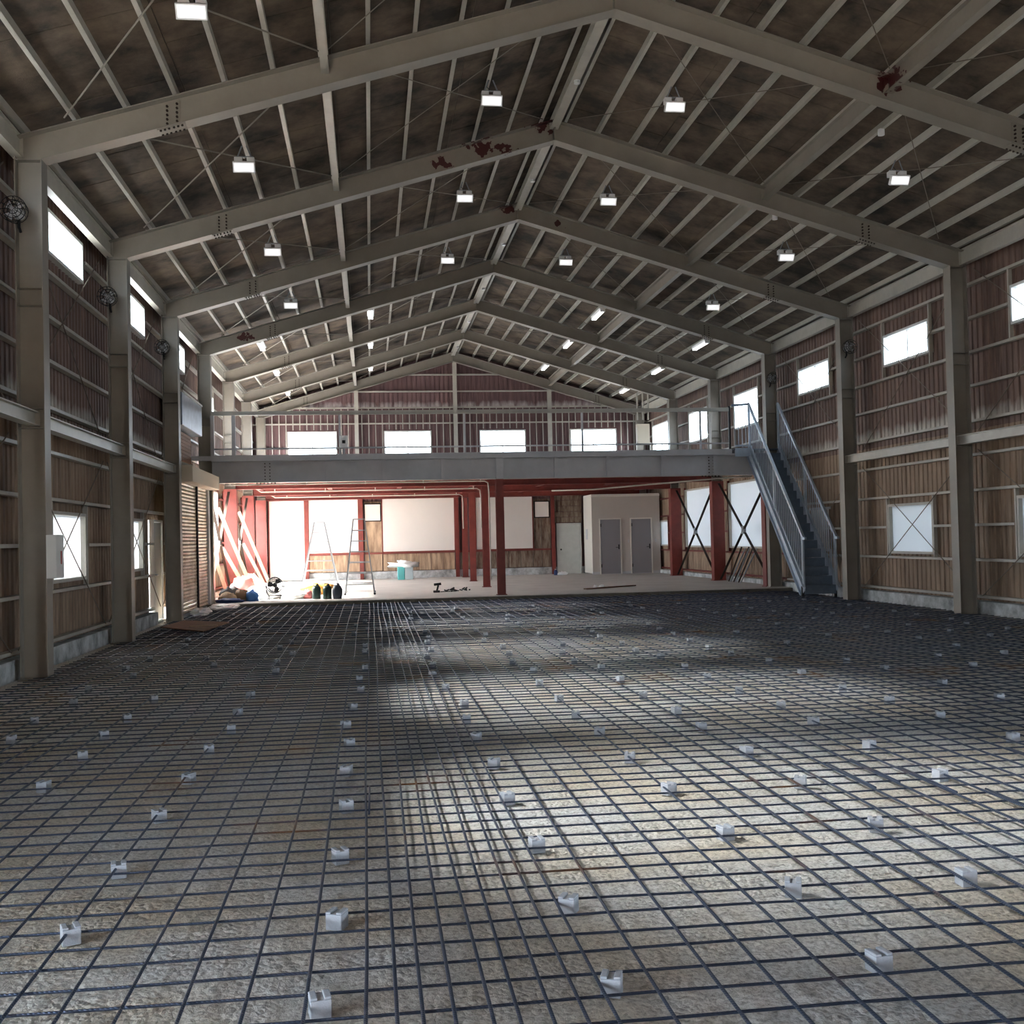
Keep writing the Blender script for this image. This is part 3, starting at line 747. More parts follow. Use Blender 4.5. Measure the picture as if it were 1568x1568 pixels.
# posts
posts = []
for i, k in enumerate((4, 5, 6, 7)):
    xq = 3.32+(.08 if k == 4 else .12)*0; xq = (3.345, 3.46, 3.50, 3.60)[i]; yq = FY(k)+.12 if k < 7 else FY(7)-.35
    t = thing('mezzanine_post', 'dark red steel post of the middle row under the mezzanine, '+('nearest, at the slab edge', 'second from the front', 'third from the front', 'farthest by the rear wall')[i], 'post', (xq, yq, SLAB_Z), 'red posts under the mezzanine')
    MB().hbeam((xq, yq, SLAB_Z-.1 if i == 0 else SLAB_Z), (xq, yq, 3.16), .20, .20, up=(0, 1, 0)).build('shaft', redpaint, t)
    MB().box(xq-.13, xq+.13, yq-.13, yq+.13, SLAB_Z, SLAB_Z+.02).build('base_plate', redpaint, t)
    if i == 0: MB().box(xq-.10, xq+.10, yq-.19, yq-.17, 3.14, 3.68).build('gusset', greybeam, t)
for s, xi, nm in ((-1, XL, 'left'), (1, XR, 'right')):
    for k in (4, 5, 6, 7):
        if k == 4 and s < 0: continue
        yq = FY(k)+.12 if k < 7 else FY(7)-.3
        x0 = xi-s*.015; x1 = xi-s*.055
        if k == 4: yq = FY(4)+.36
        t = thing('mezzanine_post', f'red steel wall post, {nm} side under the mezzanine, '+{4: 'nearest, by the staircase', 5: 'next one in', 6: 'second from the rear corner', 7: 'in the rear corner'}[k], 'post', (xi, yq, SLAB_Z), 'red wall posts under the mezzanine')
        m = MB(); w_ = .34
        a, b = xi-s*.0-s*.012, xi+s*w_
        m.box(min(xi-s*.03, xi-s*.012), max(xi-s*.03, xi-s*.012), yq-.14, yq+.14, SLAB_Z, 3.2)
        m.box(min(xi-s*.012, b), max(xi-s*.012, b), yq-.142, yq-.132, SLAB_Z, 3.2)
        m.build('shaft', redpaint, t)
        MB().box(min(xi-s*.06, b), max(xi-s*.06, b), yq-.16, yq+.16, SLAB_Z, SLAB_Z+.02).build('base_plate', redpaint, t)
# guard rail
gr = thing('guard_rail', 'grey steel guard rail along the mezzanine edge', 'railing', (2.8, ym-.05, MZ))
yr = ym-.03
MB().beam((XL, yr, 4.865), (9.50, yr, 4.865), .06, .10).build('top_rail', paint2, gr)
MB().beam((XL, yr, 3.97), (9.50, yr, 3.97), .03, .04).build('lower_rail', greybeam, gr)
for xq in (-3.87, -3.35, -.72, 2.46, 5.54, 8.72):
    MB().beam((xq, yr, 3.80), (xq, yr, 4.815), .05 if xq > -3.3 else .09, .05, up=(0, 1, 0)).build('rail_post', greybeam, gr)
MB().beam((9.52, yr, 3.66), (9.52, yr, 4.95), .05, .05, up=(0, 1, 0)).build('rail_post', black, gr)
# pipes under the mezzanine
for i, (yq, z, xa, xb) in enumerate(((FY(4)+.55, 3.10, -3.5, 3.1), (FY(5)+.45, 3.12, -3.2, 3.35), (FY(6)+.5, 3.14, -3.2, 3.2))):
    t = thing('conduit', 'white conduit pipe hung across under the mezzanine, '+('nearest run', 'middle run', 'rear run')[i], 'pipe', (0, yq, z))
    MB().tube([(xa-.3, yq, z+.22), (xa-.15, yq, z+.1), (xa, yq, z), (xb-.1, yq, z), (xb, yq, z-.05), (xb+.02, yq, z-.3), (xb+.02, yq, z-1.2 if i else z-2.6)], .018, 8).build('pipe', paint2, t, smooth=True)
    for q in range(5):
        x_ = xa+.4+q*(xb-xa-.6)/4; MB().box(x_-.015, x_+.015, yq-.02, yq+.02, z-.025, z+.12).build('hanger', paint2, t)
MB().tube([(10.2, FY(4)+.3, 3.10), (9.0, FY(4)+1.2, 3.06), (7.6, FY(4)+2.2, 2.99), (6.4, FY(4)+3.0, 2.93), (5.3, FY(4)+3.6, 2.94)], .022, 8).build('hanging_cable', paint2, None, smooth=True)
tag(bpy.data.objects['hanging_cable'], 'pale cable sagging under the mezzanine from the stair side', 'cable')
# small boxes on the mezzanine
for (xq, yq, z, w, h, d, lab) in ((-.62, ym-.08, 3.95, .20, .32, .10, 'small white switch box on the guard rail beside the second window'),):
    t = thing('switch_box', lab, 'box', (xq, yq, z)); MB().box(xq-w/2, xq+w/2, yq-d, yq+.02, z, z+h).build('housing', lampw, t, bevel=.01); MB().box(xq-.04, xq+.04, yq-d-.01, yq-d, z+.12, z+.2).build('switch', black, t); MB().box(xq-.03, xq+.03, yq-.02, yq+.02, 3.80, 3.95).build('bracket', greybeam, t)
t = thing('distribution_board', 'beige electrical cabinet standing on the mezzanine near the right wall', 'cabinet', (9.75, 38.0, MZ))
MB().box(9.42, 9.86, 37.9, 38.15, 4.78, 5.50).build('housing', beigeb, t, bevel=.01)
MB().box(9.38, 9.42, 37.95, 38.0, MZ, 4.85).box(9.88, 9.92, 37.95, 38.0, MZ, 4.85).build('stand', paint2, t)
MB().tube([(9.45, 38.0, 5.65), (9.45, 38.0, 6.6)], .03, 8).tube([(9.65, 38.0, 5.65), (9.65, 38.0, 6.6)], .03, 8).tube([(9.85, 38, 5.65), (9.85, 38, 6.6)], .03, 8).build('cable_riser', paint2, t)

# ------------------------------------------------------------ X braces on the rear right bays
for k in (4, 5):
    for s, xi in ((1, XR+.18), (-1, XL-.18)):
        t = thing('cross_brace', f'crossed grey angle braces on the {"right" if s > 0 else "left"} wall under the mezzanine, '+('nearest bay' if k == 4 else 'second bay'), 'brace', (xi, FY(k)+2.4, SLAB_Z))
        ya, yb = FY(k)+.33, FY(k+1)-.05
        MB().beam((xi, ya, .16), (xi, yb, 3.12), .012, .075, up=(1, 0, 0)).build('brace_bar', boltm, t)
        MB().beam((xi-s*.02, ya, 3.12), (xi-s*.02, yb, .16), .012, .075, up=(1, 0, 0)).build('brace_bar', boltm, t)
        MB().box(xi-.05, xi+.03, (ya+yb)/2-.09, (ya+yb)/2+.09, 1.55, 1.78).build('centre_plate', alu, t)

# ------------------------------------------------------------ staircase
st = thing('staircase', 'galvanised steel staircase with railings rising to the mezzanine', 'staircase', (10.4, 24.6, 0))
ya, za, yb_, zb_ = 24.62, .22, 28.10, 3.80
dirv = Vector((0, yb_-ya, zb_-za)).normalized(); nrm = Vector((0, -dirv.z, dirv.y))
for xq in (10.0, 10.8):
    p0 = Vector((xq, ya, za)); p1 = Vector((xq, yb_, zb_))
    m = MB(); c = -.05
    m.beam(p0+nrm*c, p1+nrm*c, .012, .26, up=nrm)
    sx = -1 if xq < 10.4 else 1
    m.beam(p0+nrm*(c+.13)+Vector((sx*.03, 0, 0)), p1+nrm*(c+.13)+Vector((sx*.03, 0, 0)), .07, .012, up=nrm)
    m.beam(p0+nrm*(c-.13)+Vector((sx*.03, 0, 0)), p1+nrm*(c-.13)+Vector((sx*.03, 0, 0)), .07, .012, up=nrm)
    m.build('stringer', galv, st)
    MB().box(xq-.03, xq+.03, 24.70, 24.76, 0, .30).build('leg', black, st)
N = 17
for i in range(N):
    y0_ = ya+.02+(yb_-ya)*i/N; z0_ = za+.10+(zb_-za-.02)*i/N; run = (yb_-ya)/N; rise = (zb_-za)/N
    m = MB().box(10.012, 10.788, y0_, y0_+run+.03, z0_-.008, z0_)
    m.box(10.012, 10.788, y0_, y0_+.006, z0_-rise*.98, z0_-.009)
    m.build('step', galvd, st)
MB().box(9.55, 10.85, 28.06, 29.2, 3.77, 3.80).build('landing', galvd, st)
MB().box(9.60, 10.0, 28.02, 28.10, 3.60, 3.82).box(9.6, 9.95, 27.98, 28.02, 3.86, 3.90).build('landing_edge', galv, st)
def srail(xq, name, ytop):
    R_ = MB(); y0_, z0_, y1_, z1_ = 24.58, 1.42, 28.08, 5.0
    # rail as part, with balusters
    rl = MB().beam((xq, y0_, z0_), (xq, y1_, z1_), .055, .065).beam((xq, y0_+.02, z0_+.0), (xq, y0_-.10, z0_), .05, .06).build('handrail', galv, st)
    slope = (z1_-z0_)/(y1_-y0_)
    lowz = lambda yq: za+(yq-ya)*(zb_-za)/(yb_-ya)+.20
    MB().beam((xq, y0_+.06, lowz(y0_+.06)), (xq, y1_, lowz(y1_)), .03, .03).build('lower_rail', galv, st)
    for yq in (24.64, 26.36, 28.06):
        MB().box(xq-.022, xq+.022, yq-.022, yq+.022, lowz(yq)-.25, z0_+(yq-y0_)*slope).build('newel_post', galv, st)
    yq = 24.76
    while yq < 28.0:
        if abs(yq-26.36) > .05:
            MB().box(xq-.007, xq+.007, yq-.007, yq+.007, lowz(yq), z0_+(yq-y0_)*slope-.02).build('baluster', galv, st)
        yq += .115
srail(10.0, 'left', 28.1); srail(10.8, 'right', 27.9)
MB().beam((10.0, 28.08, 4.985), (9.55, 28.14, 4.96), .05, .055).build('handrail_return', galvd, st)
for i in range(4):
    xq = 9.62+i*.10; MB().box(xq-.007, xq+.007, 28.10, 28.114, 3.85, 4.95).build('baluster', galv, st)
t = thing('gate_panel', 'white barred panel standing behind the staircase', 'panel', (10.75, 27.2, 0))
for i in range(9): MB().box(10.88, 10.90, 25.2+i*.12, 25.24+i*.12, 1.15, 2.1).build('bar', whitep, t)
MB().box(10.87, 10.91, 25.1, 26.3, 2.1, 2.16).box(10.87, 10.91, 25.1, 26.3, 1.09, 1.15).box(10.87, 10.91, 25.1, 25.15, 0, 1.09).box(10.87, 10.91, 26.2, 26.25, 0, 1.09).build('panel_frame', greybeam, t)

# ------------------------------------------------------------ booth
bt = thing('toilet_booth', 'pale prefabricated booth with two grey doors in the rear right corner', 'booth', (9.7, 41.9, SLAB_Z))
b0, b1, bf, bb_ = 8.34, 10.98, 41.05, WB-.32
MB().box(b0, b1, bf, bf+.05, .16, 3.12).build('front_panel', boothm, bt)
MB().box(b0, b0+.05, bf+.05, bb_, .16, 3.12).build('side_panel', boothl, bt)
MB().box(b1-.05, b1, bf+.05, bb_, .16, 3.12).build('side_panel', boothm, bt)
MB().box(b0, b1, bf, bb_, 3.12, 3.16).build('roof_panel', boothl, bt)
MB().box(b0-.01, b1+.01, bf-.012, bf+.04, SLAB_Z, .22).build('plinth', greybeam, bt)
MB().box(b0-.012, b0, bf+.9, bf+1.2, 1.45, 1.85).build('vent', greybeam, bt)
MB().box(b0-.01, b1+.01, bf-.012, bf-.0005, 3.06, 3.14).build('fascia', boothl, bt)
for (a, b) in ((8.66, 9.42), (9.86, 10.62)):
    d = MB().box(a, b, bf-.018, bf-.001, .14, 2.19).build('door', doorg, bt)
    fm = MB(); fm.box(a-.05, a-.005, bf-.03, bf-.001, .12, 2.24).box(b+.005, b+.05, bf-.03, bf-.001, .12, 2.24).box(a-.005, b+.005, bf-.03, bf-.001, 2.195, 2.24)
    fm.build('door_frame', boothl, bt)
    MB().tube([(b-.06, bf-.02, 1.13), (b-.06, bf-.07, 1.13)], .014, 8).tube([(b-.05, bf-.065, 1.13), (b-.19, bf-.065, 1.13)], .012, 8).box(b-.085, b-.035, bf-.024, bf-.018, 1.06, 1.24).build('lever_handle', black, d)
    MB().box(a+.0, a+.035, bf-.028, bf-.0185, .38, .50).box(a, a+.035, bf-.028, bf-.0185, 1.92, 2.04).build('hinge', black, d)
    MB().box(b+.30 if b < 9.5 else b+.16, b+.34 if b < 9.5 else b+.20, bf-.01, bf-.001, 1.30, 1.42).build('switch_plate', greybeam, bt)

# ------------------------------------------------------------ roller shutter on the left
sh = thing('roller_shutter', 'cream slatted roller shutter in the left wall beside the slab', 'shutter', (-4.2, 27.2, 0))
c_ = MB(); z = .10
while z < 2.95:
    n_ = 6; pr = []
    for i in range(n_+1):
        t_ = i/n_; pr.append((-4.03+.028*math.sin(math.pi*t_), z+.078*t_))
    v = [(p[0], 23.9, p[1]) for p in pr]+[(p[0], 28.0, p[1]) for p in pr]
    c_.add(v, [(i, i+1, n_+2+i, n_+1+i) for i in range(n_)]); z += .08
c_.build('slat_curtain', shutm, sh)
MB().box(-4.01, -3.97, 26.30, 26.40, .08, 2.95).build('centre_guide', darkgap, sh)
MB().box(-4.06, -3.96, 28.0, 28.25, 0, 2.94).build('end_post', greybeam, sh)
MB().box(-4.06, -3.96, 23.80, 23.88, 0, 2.94).build('end_post', beigeb, sh)
MB().prism([(-4.06, 2.95), (-3.72, 2.95), (-3.72, 3.28), (-4.06, 3.28)], 24.0, 28.2).build('shutter_housing', beigeb, sh, bevel=.01)
MB().box(-4.05, -3.99, 23.9, 28.0, .02, .10).build('bottom_bar', alu, sh)
t = thing('zinc_box', 'large dented zinc box fixed high on the left wall above the shutter', 'duct', (-4.1, 25.9, 4.2))
MB().box(-4.35, -3.98, 24.5, 27.3, 4.20, 4.92).build('body', greyz, t, bevel=.02)
MB().box(-4.36, -3.96, 24.5, 27.3, 4.92, 4.96).build('lid', paint2, t)
t = thing('slatted_panel', 'brown varnished slatted panel below the zinc box on the left wall', 'panel', (-4.2, 25.8, 3.5))
for i in range(8): MB().box(-4.25, -4.20, 24.6, 27.0, 3.52+i*.082, 3.52+i*.082+.074).build('slat', orangewood, t)
t = thing('plywood_sheet', 'brown plywood sheet lying on the rebar before the roller shutter', 'board', (-3.3, 21.2, .06))
MB().add([(-3.92, 21.3, .062), (-2.95, 19.95, .062), (-2.75, 22.0, .066), (-3.75, 22.9, .066), (-3.92, 21.3, .08), (-2.95, 19.95, .08), (-2.75, 22.0, .084), (-3.75, 22.9, .084)], [(0, 3, 2, 1), (4, 5, 6, 7), (0, 1, 5, 4), (1, 2, 6, 5), (2, 3, 7, 6), (3, 0, 4, 7)]).build('sheet', plym, t)
MB().box(-3.35, -2.85, 21.0, 21.08, .086, .096).build('batten', wood, t)
for i, (c, r, sd) in enumerate((((-3.78, 25.2, .10), (.22, .5, .09), 1), ((-3.5, 26.9, .10), (.35, .55, .07), 2))):
    o = MB().lump(c, r, sd, .4).build('plastic_sheet', lampw, None, smooth=False, origin=(c[0], c[1], .05)); tag(o, 'crumpled white plastic sheet at the foot of the roller shutter, '+('nearer one' if i == 0 else 'farther one'), 'plastic sheet')

# ------------------------------------------------------------ lights
def flood(x, y, label):
    t = thing('floodlight', label, 'ceiling light', (x, y, zb(x)+.43), 'twin box floodlights on the purlins')
    z = zb(x)+.42
    m = MB()
    for dx in (-.10, .10): m.beam((x+dx*.3, y, z), (x+dx, y+.02, z-.16), .008, .02)
    m.beam((x-.13, y+.02, z-.16), (x+.13, y+.02, z-.16), .02, .02)
    m.build('bracket', alu, t)
    for dx in (-.09, .09):
        MB().box(x+dx-.055, x+dx+.055, y-.02, y+.08, z-.26, z-.17).build('driver_box', lampw, t, bevel=.006)
    n = Vector((0, .85, .5)).normalized()
    h_ = MB().beam((x-.16, y-.05, z-.33), (x+.16, y-.05, z-.33), .05, .16, up=(0, -.55, .83)).build('lamp_head', lampw, t, bevel=.006)
    MB().beam((x-.14, y-.075, z-.345), (x+.14, y-.075, z-.345), .012, .12, up=(0, -.55, .83)).build('lens', lensm, h_)
    MB().tube([(x-.03, y, z), (x-.06, y+.02, z-.10), (x+.0, y+.05, z-.14), (x+.02, y+.05, z-.18)], .006, 5).build('cable', black, t)
LX = [(-1.72, 'left slope'), (1.94, 'left of the ridge'), (4.77, 'right of the ridge'), (8.38, 'right slope')]
for k in (0, 1, 2, 3):
    for x, nm in LX:
        if k == 0 and x > -1: continue
        flood(x, (FY(k)+FY(k+1))/2, f'white floodlight on the {nm}, {bayn[k]}')
for k in (4, 5, 6):
    for x, nm in ((-2.87, 'lower left slope'), (.13, 'left of the ridge'), (6.56, 'right of the ridge'), (9.55, 'lower right slope')):
        y = (FY(k)+FY(k+1))/2; z = zb(x)+.42
        t = thing('tube_light', f'white fluorescent tube light {nm}, {bayn[k]}', 'ceiling light', (x, y, z), 'tube lights over the mezzanine')
        MB().prism([(x-.10, z-.02), (x-.05, z-.07), (x+.05, z-.07), (x+.10, z-.02), (x+.10, z), (x-.10, z)], y-.62, y+.62).build('reflector', lampw, t)
        for dx in (-.05, .05): MB().tube([(x+dx, y-.60, z-.095), (x+dx, y+.60, z-.095)], .016, 8).build('tube', tubem, t)
        MB().box(x-.07, x+.07, y-.62, y-.60, z-.12, z-.06).box(x-.07, x+.07, y+.60, y+.62, z-.12, z-.06).build('end_cap', lampw, t)
# sensors on right slope
for i, (x, y) in enumerate(((7.75, 15.6), (7.75, 20.0))):
    z = zb(x)+.43
    t = thing('sensor', 'small white round sensor under a right slope purlin, '+('nearer' if i == 0 else 'farther'), 'sensor', (x, y, z)); MB().tube([(x, y, z-.09), (x, y, z)], .05, 12).build('housing', lampw, t)
# wall fans
def wfan(x, y, z, s, label):
    t = thing('wall_fan', label, 'fan', (x, y, z), 'wall fans on the columns')
    m = MB(); cx = x
    for rr in (.06, .11, .155):
        m.tube([(cx+rr*math.cos(a*math.pi/9), y-.20, z+rr*math.sin(a*math.pi/9)) for a in range(19)], .005, 4, False)
        m.tube([(cx+rr*.9*math.cos(a*math.pi/9), y-.06, z+rr*.9*math.sin(a*math.pi/9)) for a in range(19)], .005, 4, False)
    for a in range(12):
        c, q = math.cos(a*math.pi/6), math.sin(a*math.pi/6); m.tube([(cx+.03*c, y-.22, z+.03*q), (cx+.155*c, y-.19, z+.155*q), (cx+.14*c, y-.06, z+.14*q)], .004, 4)
    m.build('guard', black, t)
    b = MB()
    for a in range(4):
        c, q = math.cos(a*math.pi/2+.4), math.sin(a*math.pi/2+.4); d, e = math.cos(a*math.pi/2+1.2), math.sin(a*math.pi/2+1.2)
        b.add([(cx+.03*c, y-.12, z+.03*q), (cx+.13*c, y-.15, z+.13*q), (cx+.12*d, y-.10, z+.12*e), (cx+.03*d, y-.12, z+.03*e)], [(0, 1, 2, 3)])
    b.build('blades', greybeam, t)
    MB().tube([(cx, y-.06, z), (cx, y+.06, z)], .07, 12).build('motor', greybeam, t)
    MB().tube([(cx, y+.04, z), (cx, y+.04, z-.16), (cx, y+.10, z-.2)], .018, 8).build('bracket', black, t)
for x, k, s, lab in ((XL-.16, 1, -1, 'on the nearest left column'), (XL-.16, 2, -1, 'on the second left column'), (XL-.16, 3, -1, 'on the third left column'), (XR+.16, 3, 1, 'on the right column beside the high window'), (XR+.16, 4, 1, 'on the right column by the staircase')):
    wfan(x+(.0 if s > 0 else -.12), FY(k)-.0, 5.68, s, 'dark round wall fan '+lab)
t = thing('switch_cabinet', 'white electrical box on the nearest left column with a red label', 'electrical box', (XL, FY(1)+.12, 1.25))
MB().box(XL, XL+.12, FY(1)-.02, FY(1)+.32, 1.23, 1.76).build('housing', whitep, t, bevel=.008)
MB().box(XL+.12, XL+.125, FY(1)+.17, FY(1)+.21, 1.40, 1.56).build('red_label', mat('red_label', lin(170, 50, 40), .5), t)

# ------------------------------------------------------------ clutter under the mezzanine
SZ = SLAB_Z
def ladder(cx, cy, top, hw_t, hw_b, sp, label, n):
    t = thing('stepladder', label, 'ladder', (cx, cy, SZ))
    for s in (-1, 1):
        f0 = [Vector((cx+q*hw_b, cy+s*sp, SZ)) for q in (-1, 1)]; t0 = [Vector((cx+q*hw_t, cy+s*.03, top)) for q in (-1, 1)]
        for a, b in zip(f0, t0): MB().beam(a, b, .035, .06, up=(0, 1, 0)).build('rail', alu, t)
        for i in range(1, n):
            w = i/n; MB().beam(f0[0].lerp(t0[0], w), f0[1].lerp(t0[1], w), .05, .03).build('rung', alu, t)
        MB().beam(f0[0]+Vector((-.0, 0, .02)), f0[0]+Vector((0, 0, .06)), .06, .08, up=(0, 1, 0)).beam(f0[1]+Vector((0, 0, .02)), f0[1]+Vector((0, 0, .06)), .06, .08, up=(0, 1, 0)).build('rubber_foot', black, t)
    MB().box(cx-hw_t-.02, cx+hw_t+.02, cy-.06, cy+.06, top, top+.03).build('top_step', alu, t)
ladder(-.31, 30.95, 2.19, .155, .40, .62, 'tall aluminium stepladder right of the jerry cans', 7)
ladder(-1.57, 34.8, 2.19, .155, .58, .62, 'aluminium stepladder behind the orange bag', 7)
cang = mat('green_can', lin(24, 52, 46), .4); canb = mat('navy_can', lin(42, 50, 64), .4)
for i, (x, y, m, lab) in enumerate(((-1.41, 28.98, cang, 'dark green jerry can, left of the three'), (-1.13, 28.85, cang, 'dark green jerry can, middle of the three'), (-.87, 28.75, canb, 'round shouldered navy jerry can, right of the three'))):
    t = thing('jerry_can', lab, 'jerry can', (x, y, SZ), 'jerry cans at the slab edge')
    w = .115
    pr = [(0, 0), (w*.92, 0), (w, .03), (w, .26), (w*.8, .32), (w*.35, .35), (w*.3, .35)] if i < 2 else [(0, 0), (w*.9, 0), (w*1.12, .08), (w*1.12, .25), (w*.8, .33), (w*.35, .36), (w*.3, .36)]
    MB().lathe([(r, z+SZ+.002) for r, z in pr], (x, y, 0), 12).build('body', m, t, smooth=True)
    MB().lathe([(.035, SZ+.352), (.035, SZ+.385), (.0, SZ+.385)], (x+.02, y, 0), 10).build('cap', black, t)
    MB().tube([(x-.08, y, SZ+.31), (x-.06, y, SZ+.40), (x+.03, y, SZ+.40), (x+.06, y, SZ+.33)], .013, 6).build('handle', m, t, smooth=True)
# floor fan
t = thing('floor_fan', 'black round floor fan on a curved stand at the slab edge', 'fan', (-2.47, 29.1, SZ))
m = MB(); cz = .51
for rr in (.06, .11, .16, .205):
    for yy_, k_ in ((28.98, 1), (29.14, .92)): m.tube([(-2.47+rr*k_*math.cos(a*math.pi/10), yy_, cz+rr*k_*math.sin(a*math.pi/10)) for a in range(21)], .004 if rr < .2 else .011, 5, False)
for a in range(16):
    c, q = math.cos(a*math.pi/8), math.sin(a*math.pi/8); m.tube([(-2.47+.02*c, 28.97, cz+.02*q), (-2.47+.205*c, 28.98, cz+.205*q)], .003, 4)
m.build('guard', black, t)
b = MB()
for a in range(3):
    a0 = a*2.094+.5; pts = [(-2.47+r*math.cos(a0+u), 29.06+.02*(u-.4), cz+r*math.sin(a0+u)) for r, u in ((.03, 0), (.18, -.1), (.19, .5), (.15, .95), (.03, 1.0))]
    b.add(pts+[(p[0], p[1]+.006, p[2]) for p in pts], [(0, 1, 2, 3, 4), (9, 8, 7, 6, 5)]+[(i, (i+1) % 5, 5+(i+1) % 5, 5+i) for i in range(5)])
b.build('blades', black, t)
MB().tube([(-2.47, 29.08, cz), (-2.47, 29.2, cz)], .06, 12).build('motor', black, t)
MB().tube([(-2.70, 29.08, cz), (-2.68, 29.08, .32), (-2.62, 29.06, SZ+.10), (-2.6, 28.9, SZ+.02)], .014, 6).tube([(-2.24, 29.08, cz), (-2.26, 29.08, .32), (-2.32, 29.06, SZ+.10), (-2.34, 28.9, SZ+.02)], .014, 6).tube([(-2.66, 29.2, SZ+.02), (-2.62, 29.06, SZ+.12), (-2.32, 29.06, SZ+.12), (-2.28, 29.2, SZ+.02)], .014, 6).build('stand', black, t)
def blob(name, c, r, m, lab, cat, sd=0, rough=.3):
    o = MB().lump((c[0], c[1], SZ+r[2]*.6+.002), r, sd, rough).build(name, m, None, smooth=True, origin=(c[0], c[1], SZ)); tag(o, lab, cat); return o
orange = mat('orange_bag', lin(240, 180, 90), .7); redc = mat('red_cloth', lin(225, 90, 84), .7); bluec = mat('blue_bag', lin(70, 130, 205), .6)
navy = mat('navy_tarp', lin(44, 62, 110), .7); khaki = mat('brown_sack', lin(150, 120, 96), .8); greyc = mat('grey_cloth', lin(120, 118, 118), .8); pinkc = mat('pink_label_bag', lin(205, 120, 120), .7)
blob('bag', (-1.75, 31.6), (.62, .5, .22), orange, 'orange and white bag heaped behind the green jerry cans', 'bag', 3, .35)
blob('bag', (-1.66, 29.35), (.14, .16, .14), pinkc, 'small red bag beside the left jerry can', 'bag', 8)
blob('bag', (-1.95, 29.4), (.36, .25, .10), lampw, 'flat white paper bag left of the jerry cans', 'bag', 4)
blob('bag', (-2.2, 30.2), (.4, .4, .12), lampw, 'white plastic bag between the fan and the orange bag', 'bag', 14)
blob('cloth_heap', (-3.45, 30.6), (.36, .35, .36), redc, 'red cloth heap on the pile by the shutter', 'cloth', 5, .25)
blob('bag', (-3.05, 28.9), (.17, .18, .17), bluec, 'bright blue bag at the slab edge', 'bag', 6)
blob('tarp', (-3.55, 28.4), (.34, .25, .07), navy, 'navy tarp lying at the corner of the slab', 'tarp', 7)
blob('sack', (-3.3, 29.0), (.2, .22, .19), khaki, 'brown sack beside the bright blue bag', 'sack', 9)
blob('cloth_heap', (-3.6, 29.3), (.28, .3, .22), greyc, 'grey and white cloth heap next to the roller shutter', 'cloth', 10, .4)
blob('plastic_sheet', (-2.85, 29.9), (.42, .35, .22), lampw, 'crumpled white plastic behind the blue bag', 'plastic sheet', 11, .4)
blob('sack', (-3.62, 28.75), (.22, .2, .15), wood, 'tan sack nearest the roller shutter post', 'sack', 12)
# timbers leaning on the left wall
for i, (y0_, y1_, x0_, x1_, h) in enumerate(((31.6, 31.2, -3.25, -4.15, 2.6), (32.0, 31.9, -3.45, -4.15, 1.5), (36.2, 35.6, -3.2, -4.1, 2.6), (36.6, 36.6, -3.4, -4.1, 1.6), (30.7, 30.6, -3.85, -4.2, 1.3))):
    o = MB().beam((x0_, y0_, SZ+.03), (x1_, y1_, h), .03, .10, up=(1, 0, 0)).build('timber', wood, None, origin=(x0_, y0_, SZ))
    tag(o, 'raw timber plank leaning on the left wall, '+('longest in the nearer bay', 'shorter one in the nearer bay', 'longest in the farther bay', 'shorter one in the farther bay', 'short wide one beside the roller shutter post')[i], 'plank')
for i in range(4):
    o = MB().beam((-2.85+i*.06, 31.2, SZ+.03), (-3.55+i*.07, 32.2, .72), .05, .03, up=(0, 1, 0)).build('batten', wood, None, origin=(-2.85+i*.06, 31.2, SZ))
    tag(o, ('leftmost', 'second from the left', 'second from the right', 'rightmost')[i]+' thin batten slanting beside the red cloth heap', 'batten', 'battens slanting beside the red cloth')
# blue container with a cloth
t = thing('plastic_bin', 'teal and grey plastic bin by the rear wall', 'bin', (1.2, 41.3, SZ))
MB().box(.98, 1.24, 41.1, 41.5, SZ, .60).build('teal_panel', mat('teal_plastic', lin(90, 175, 175), .5), t, bevel=.02)
MB().box(1.245, 1.55, 41.1, 41.5, SZ, .60).build('grey_panel', mat('pale_plastic', lin(175, 190, 195), .5), t, bevel=.02)
o = MB().lump((1.32, 41.2, .66), (.48, .28, .14), 21, .75).build('cloth', lampw, None, smooth=True, origin=(1.25, 41.2, .62)); tag(o, 'white cloth draped over the teal bin by the rear wall', 'cloth')
# black tools
m = MB(); rg = random.Random(4)
for i in range(16):
    x = 2.25+rg.uniform(-.2, .45); y = 30.7+rg.uniform(-.2, .2); a = rg.uniform(0, 3); l = rg.uniform(.05, .16)
    m.beam((x, y, SZ+.02+rg.uniform(0, .05)), (x+l*math.cos(a), y+l*math.sin(a), SZ+.03+rg.uniform(0, .1)), .03, .03)
o = m.build('offcut_pile', black, None, origin=(2.4, 30.7, SZ)); tag(o, 'small scatter of dark metal offcuts before the red posts', 'scrap', None, 'stuff')
t = thing('power_tool', 'black cordless tool standing on the slab left of the dark offcuts', 'tool', (1.8, 30.6, SZ))
MB().box(1.70, 1.88, 30.52, 30.66, SZ, SZ+.06).build('battery', black, t, bevel=.01); MB().beam((1.80, 30.6, SZ+.05), (1.84, 30.6, SZ+.20), .05, .05, up=(0, 1, 0)).build('grip', black, t); MB().tube([(1.72, 30.6, SZ+.22), (1.92, 30.6, SZ+.24)], .035, 8).build('body', black, t); MB().tube([(1.9, 30.6, SZ+.02), (2.1, 30.62, SZ+.02), (2.35, 30.7, SZ+.02)], .012, 6).build('cord', black, t)
o = MB().beam((5.82, 29.8, SZ+.02), (7.5, 31.0, SZ+.02), .12, .03).build('plank', plym, None, origin=(6.6, 30.4, SZ)); tag(o, 'dark plank lying on the slab before the booth', 'plank')
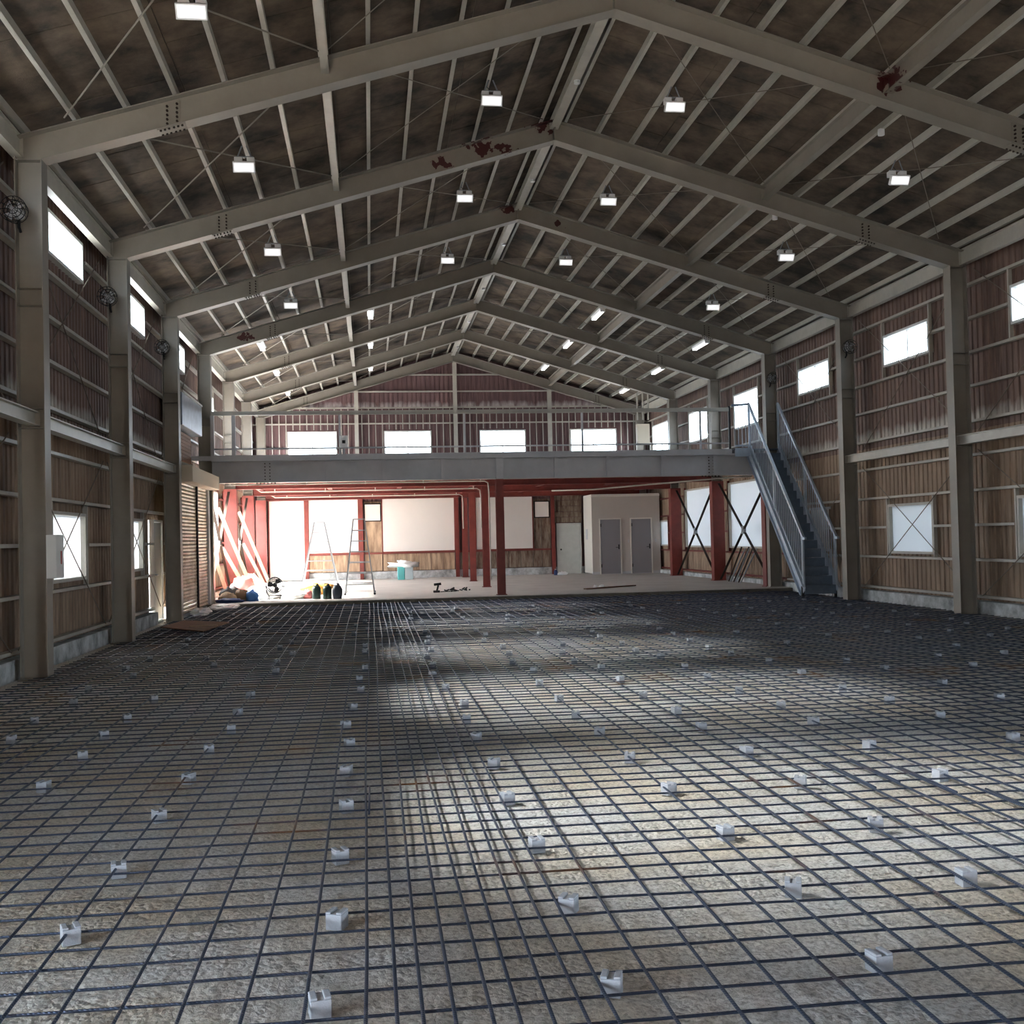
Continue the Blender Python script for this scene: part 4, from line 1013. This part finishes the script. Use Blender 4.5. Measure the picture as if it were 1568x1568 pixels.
for i, (x, y) in enumerate(((6.25, 30.5), (6.5, 30.75), (6.38, 30.35))):
    blob('paper_scrap', (x, y), (.06, .06, .05), lampw, ('leftmost', 'rightmost', 'middle')[i]+' crumpled white scrap lying beside the dark plank', 'scrap', 30+i, .4)['group'] = 'white scraps by the dark plank'
t = thing('bottle', 'small blue and white bottle by the foot of the pale rear door', 'bottle', (7.0, 41.6, SZ))
MB().lathe([(0, SZ+.001), (.07, SZ+.001), (.07, SZ+.16), (.03, SZ+.2), (.0, SZ+.2)], (7.0, 41.6, 0), 10).build('body', navy, t); MB().lathe([(.03, SZ+.2), (.03, SZ+.24), (0, SZ+.24)], (7.0, 41.6, 0), 10).build('cap', lampw, t)
blob('bag', (7.25, 41.5), (.2, .12, .08), lampw, 'small white bag lying beside the blue bottle', 'bag', 33)
# strips leaning on the right wall
for i in range(6):
    y = 30.6+i*.22
    o = MB().beam((10.55+.02*(i % 2), y+.1, SZ+.02), (10.98, y-.15+.1*(i % 3), 1.12+.04*(i % 2)), .03, .05, up=(0, 1, 0)).build('metal_strip', boltm if i % 2 else alu, None, origin=(10.6, y, SZ))
    tag(o, ('rightmost', 'second from the right', 'third from the right', 'third from the left', 'second from the left', 'leftmost')[i]+' metal strip leaning on the right wall by the stairs', 'strip', 'metal strips leaning on the right wall')

# ------------------------------------------------------------ sky portals at the openings (guide the daylight only)
def portal(loc, rot, sx, sy):
    l = bpy.data.lights.new('portal', 'AREA'); l.shape = 'RECTANGLE'; l.size = sx; l.size_y = sy; l.cycles.is_portal = True
    o = bpy.data.objects.new('sky_portal', l); C.objects.link(o); o.location = loc; o.rotation_euler = rot
for s in (-1, 1):
    for k in range(-2, 7):
        for o in OPS[s].get(k, []):
            if o[1]-o[0] < .2 or o[2] < .5 or (k < 4 and o[2] < 3) or (s > 0 and k >= 4 and o[2] < 3): continue
            portal(((WL-.08) if s < 0 else (WR+.08), (o[0]+o[1])/2, (o[2]+o[3])/2), (0, -s*math.pi/2*-1 if False else (-math.pi/2 if s < 0 else math.pi/2), 0), o[3]-o[2], o[1]-o[0])
for a, b in RWIN: portal(((a+b)/2, WB+.1, 5.33), (-math.pi/2, 0, 0), b-a, 1.0)
for s in (-1, 1): portal(((WL-.08) if s < 0 else (WR+.08), (.45 if s < 0 else 1.2), 1.35), (0, -math.pi/2 if s < 0 else math.pi/2, 0), 2.9, 4.7 if s < 0 else 6.0)
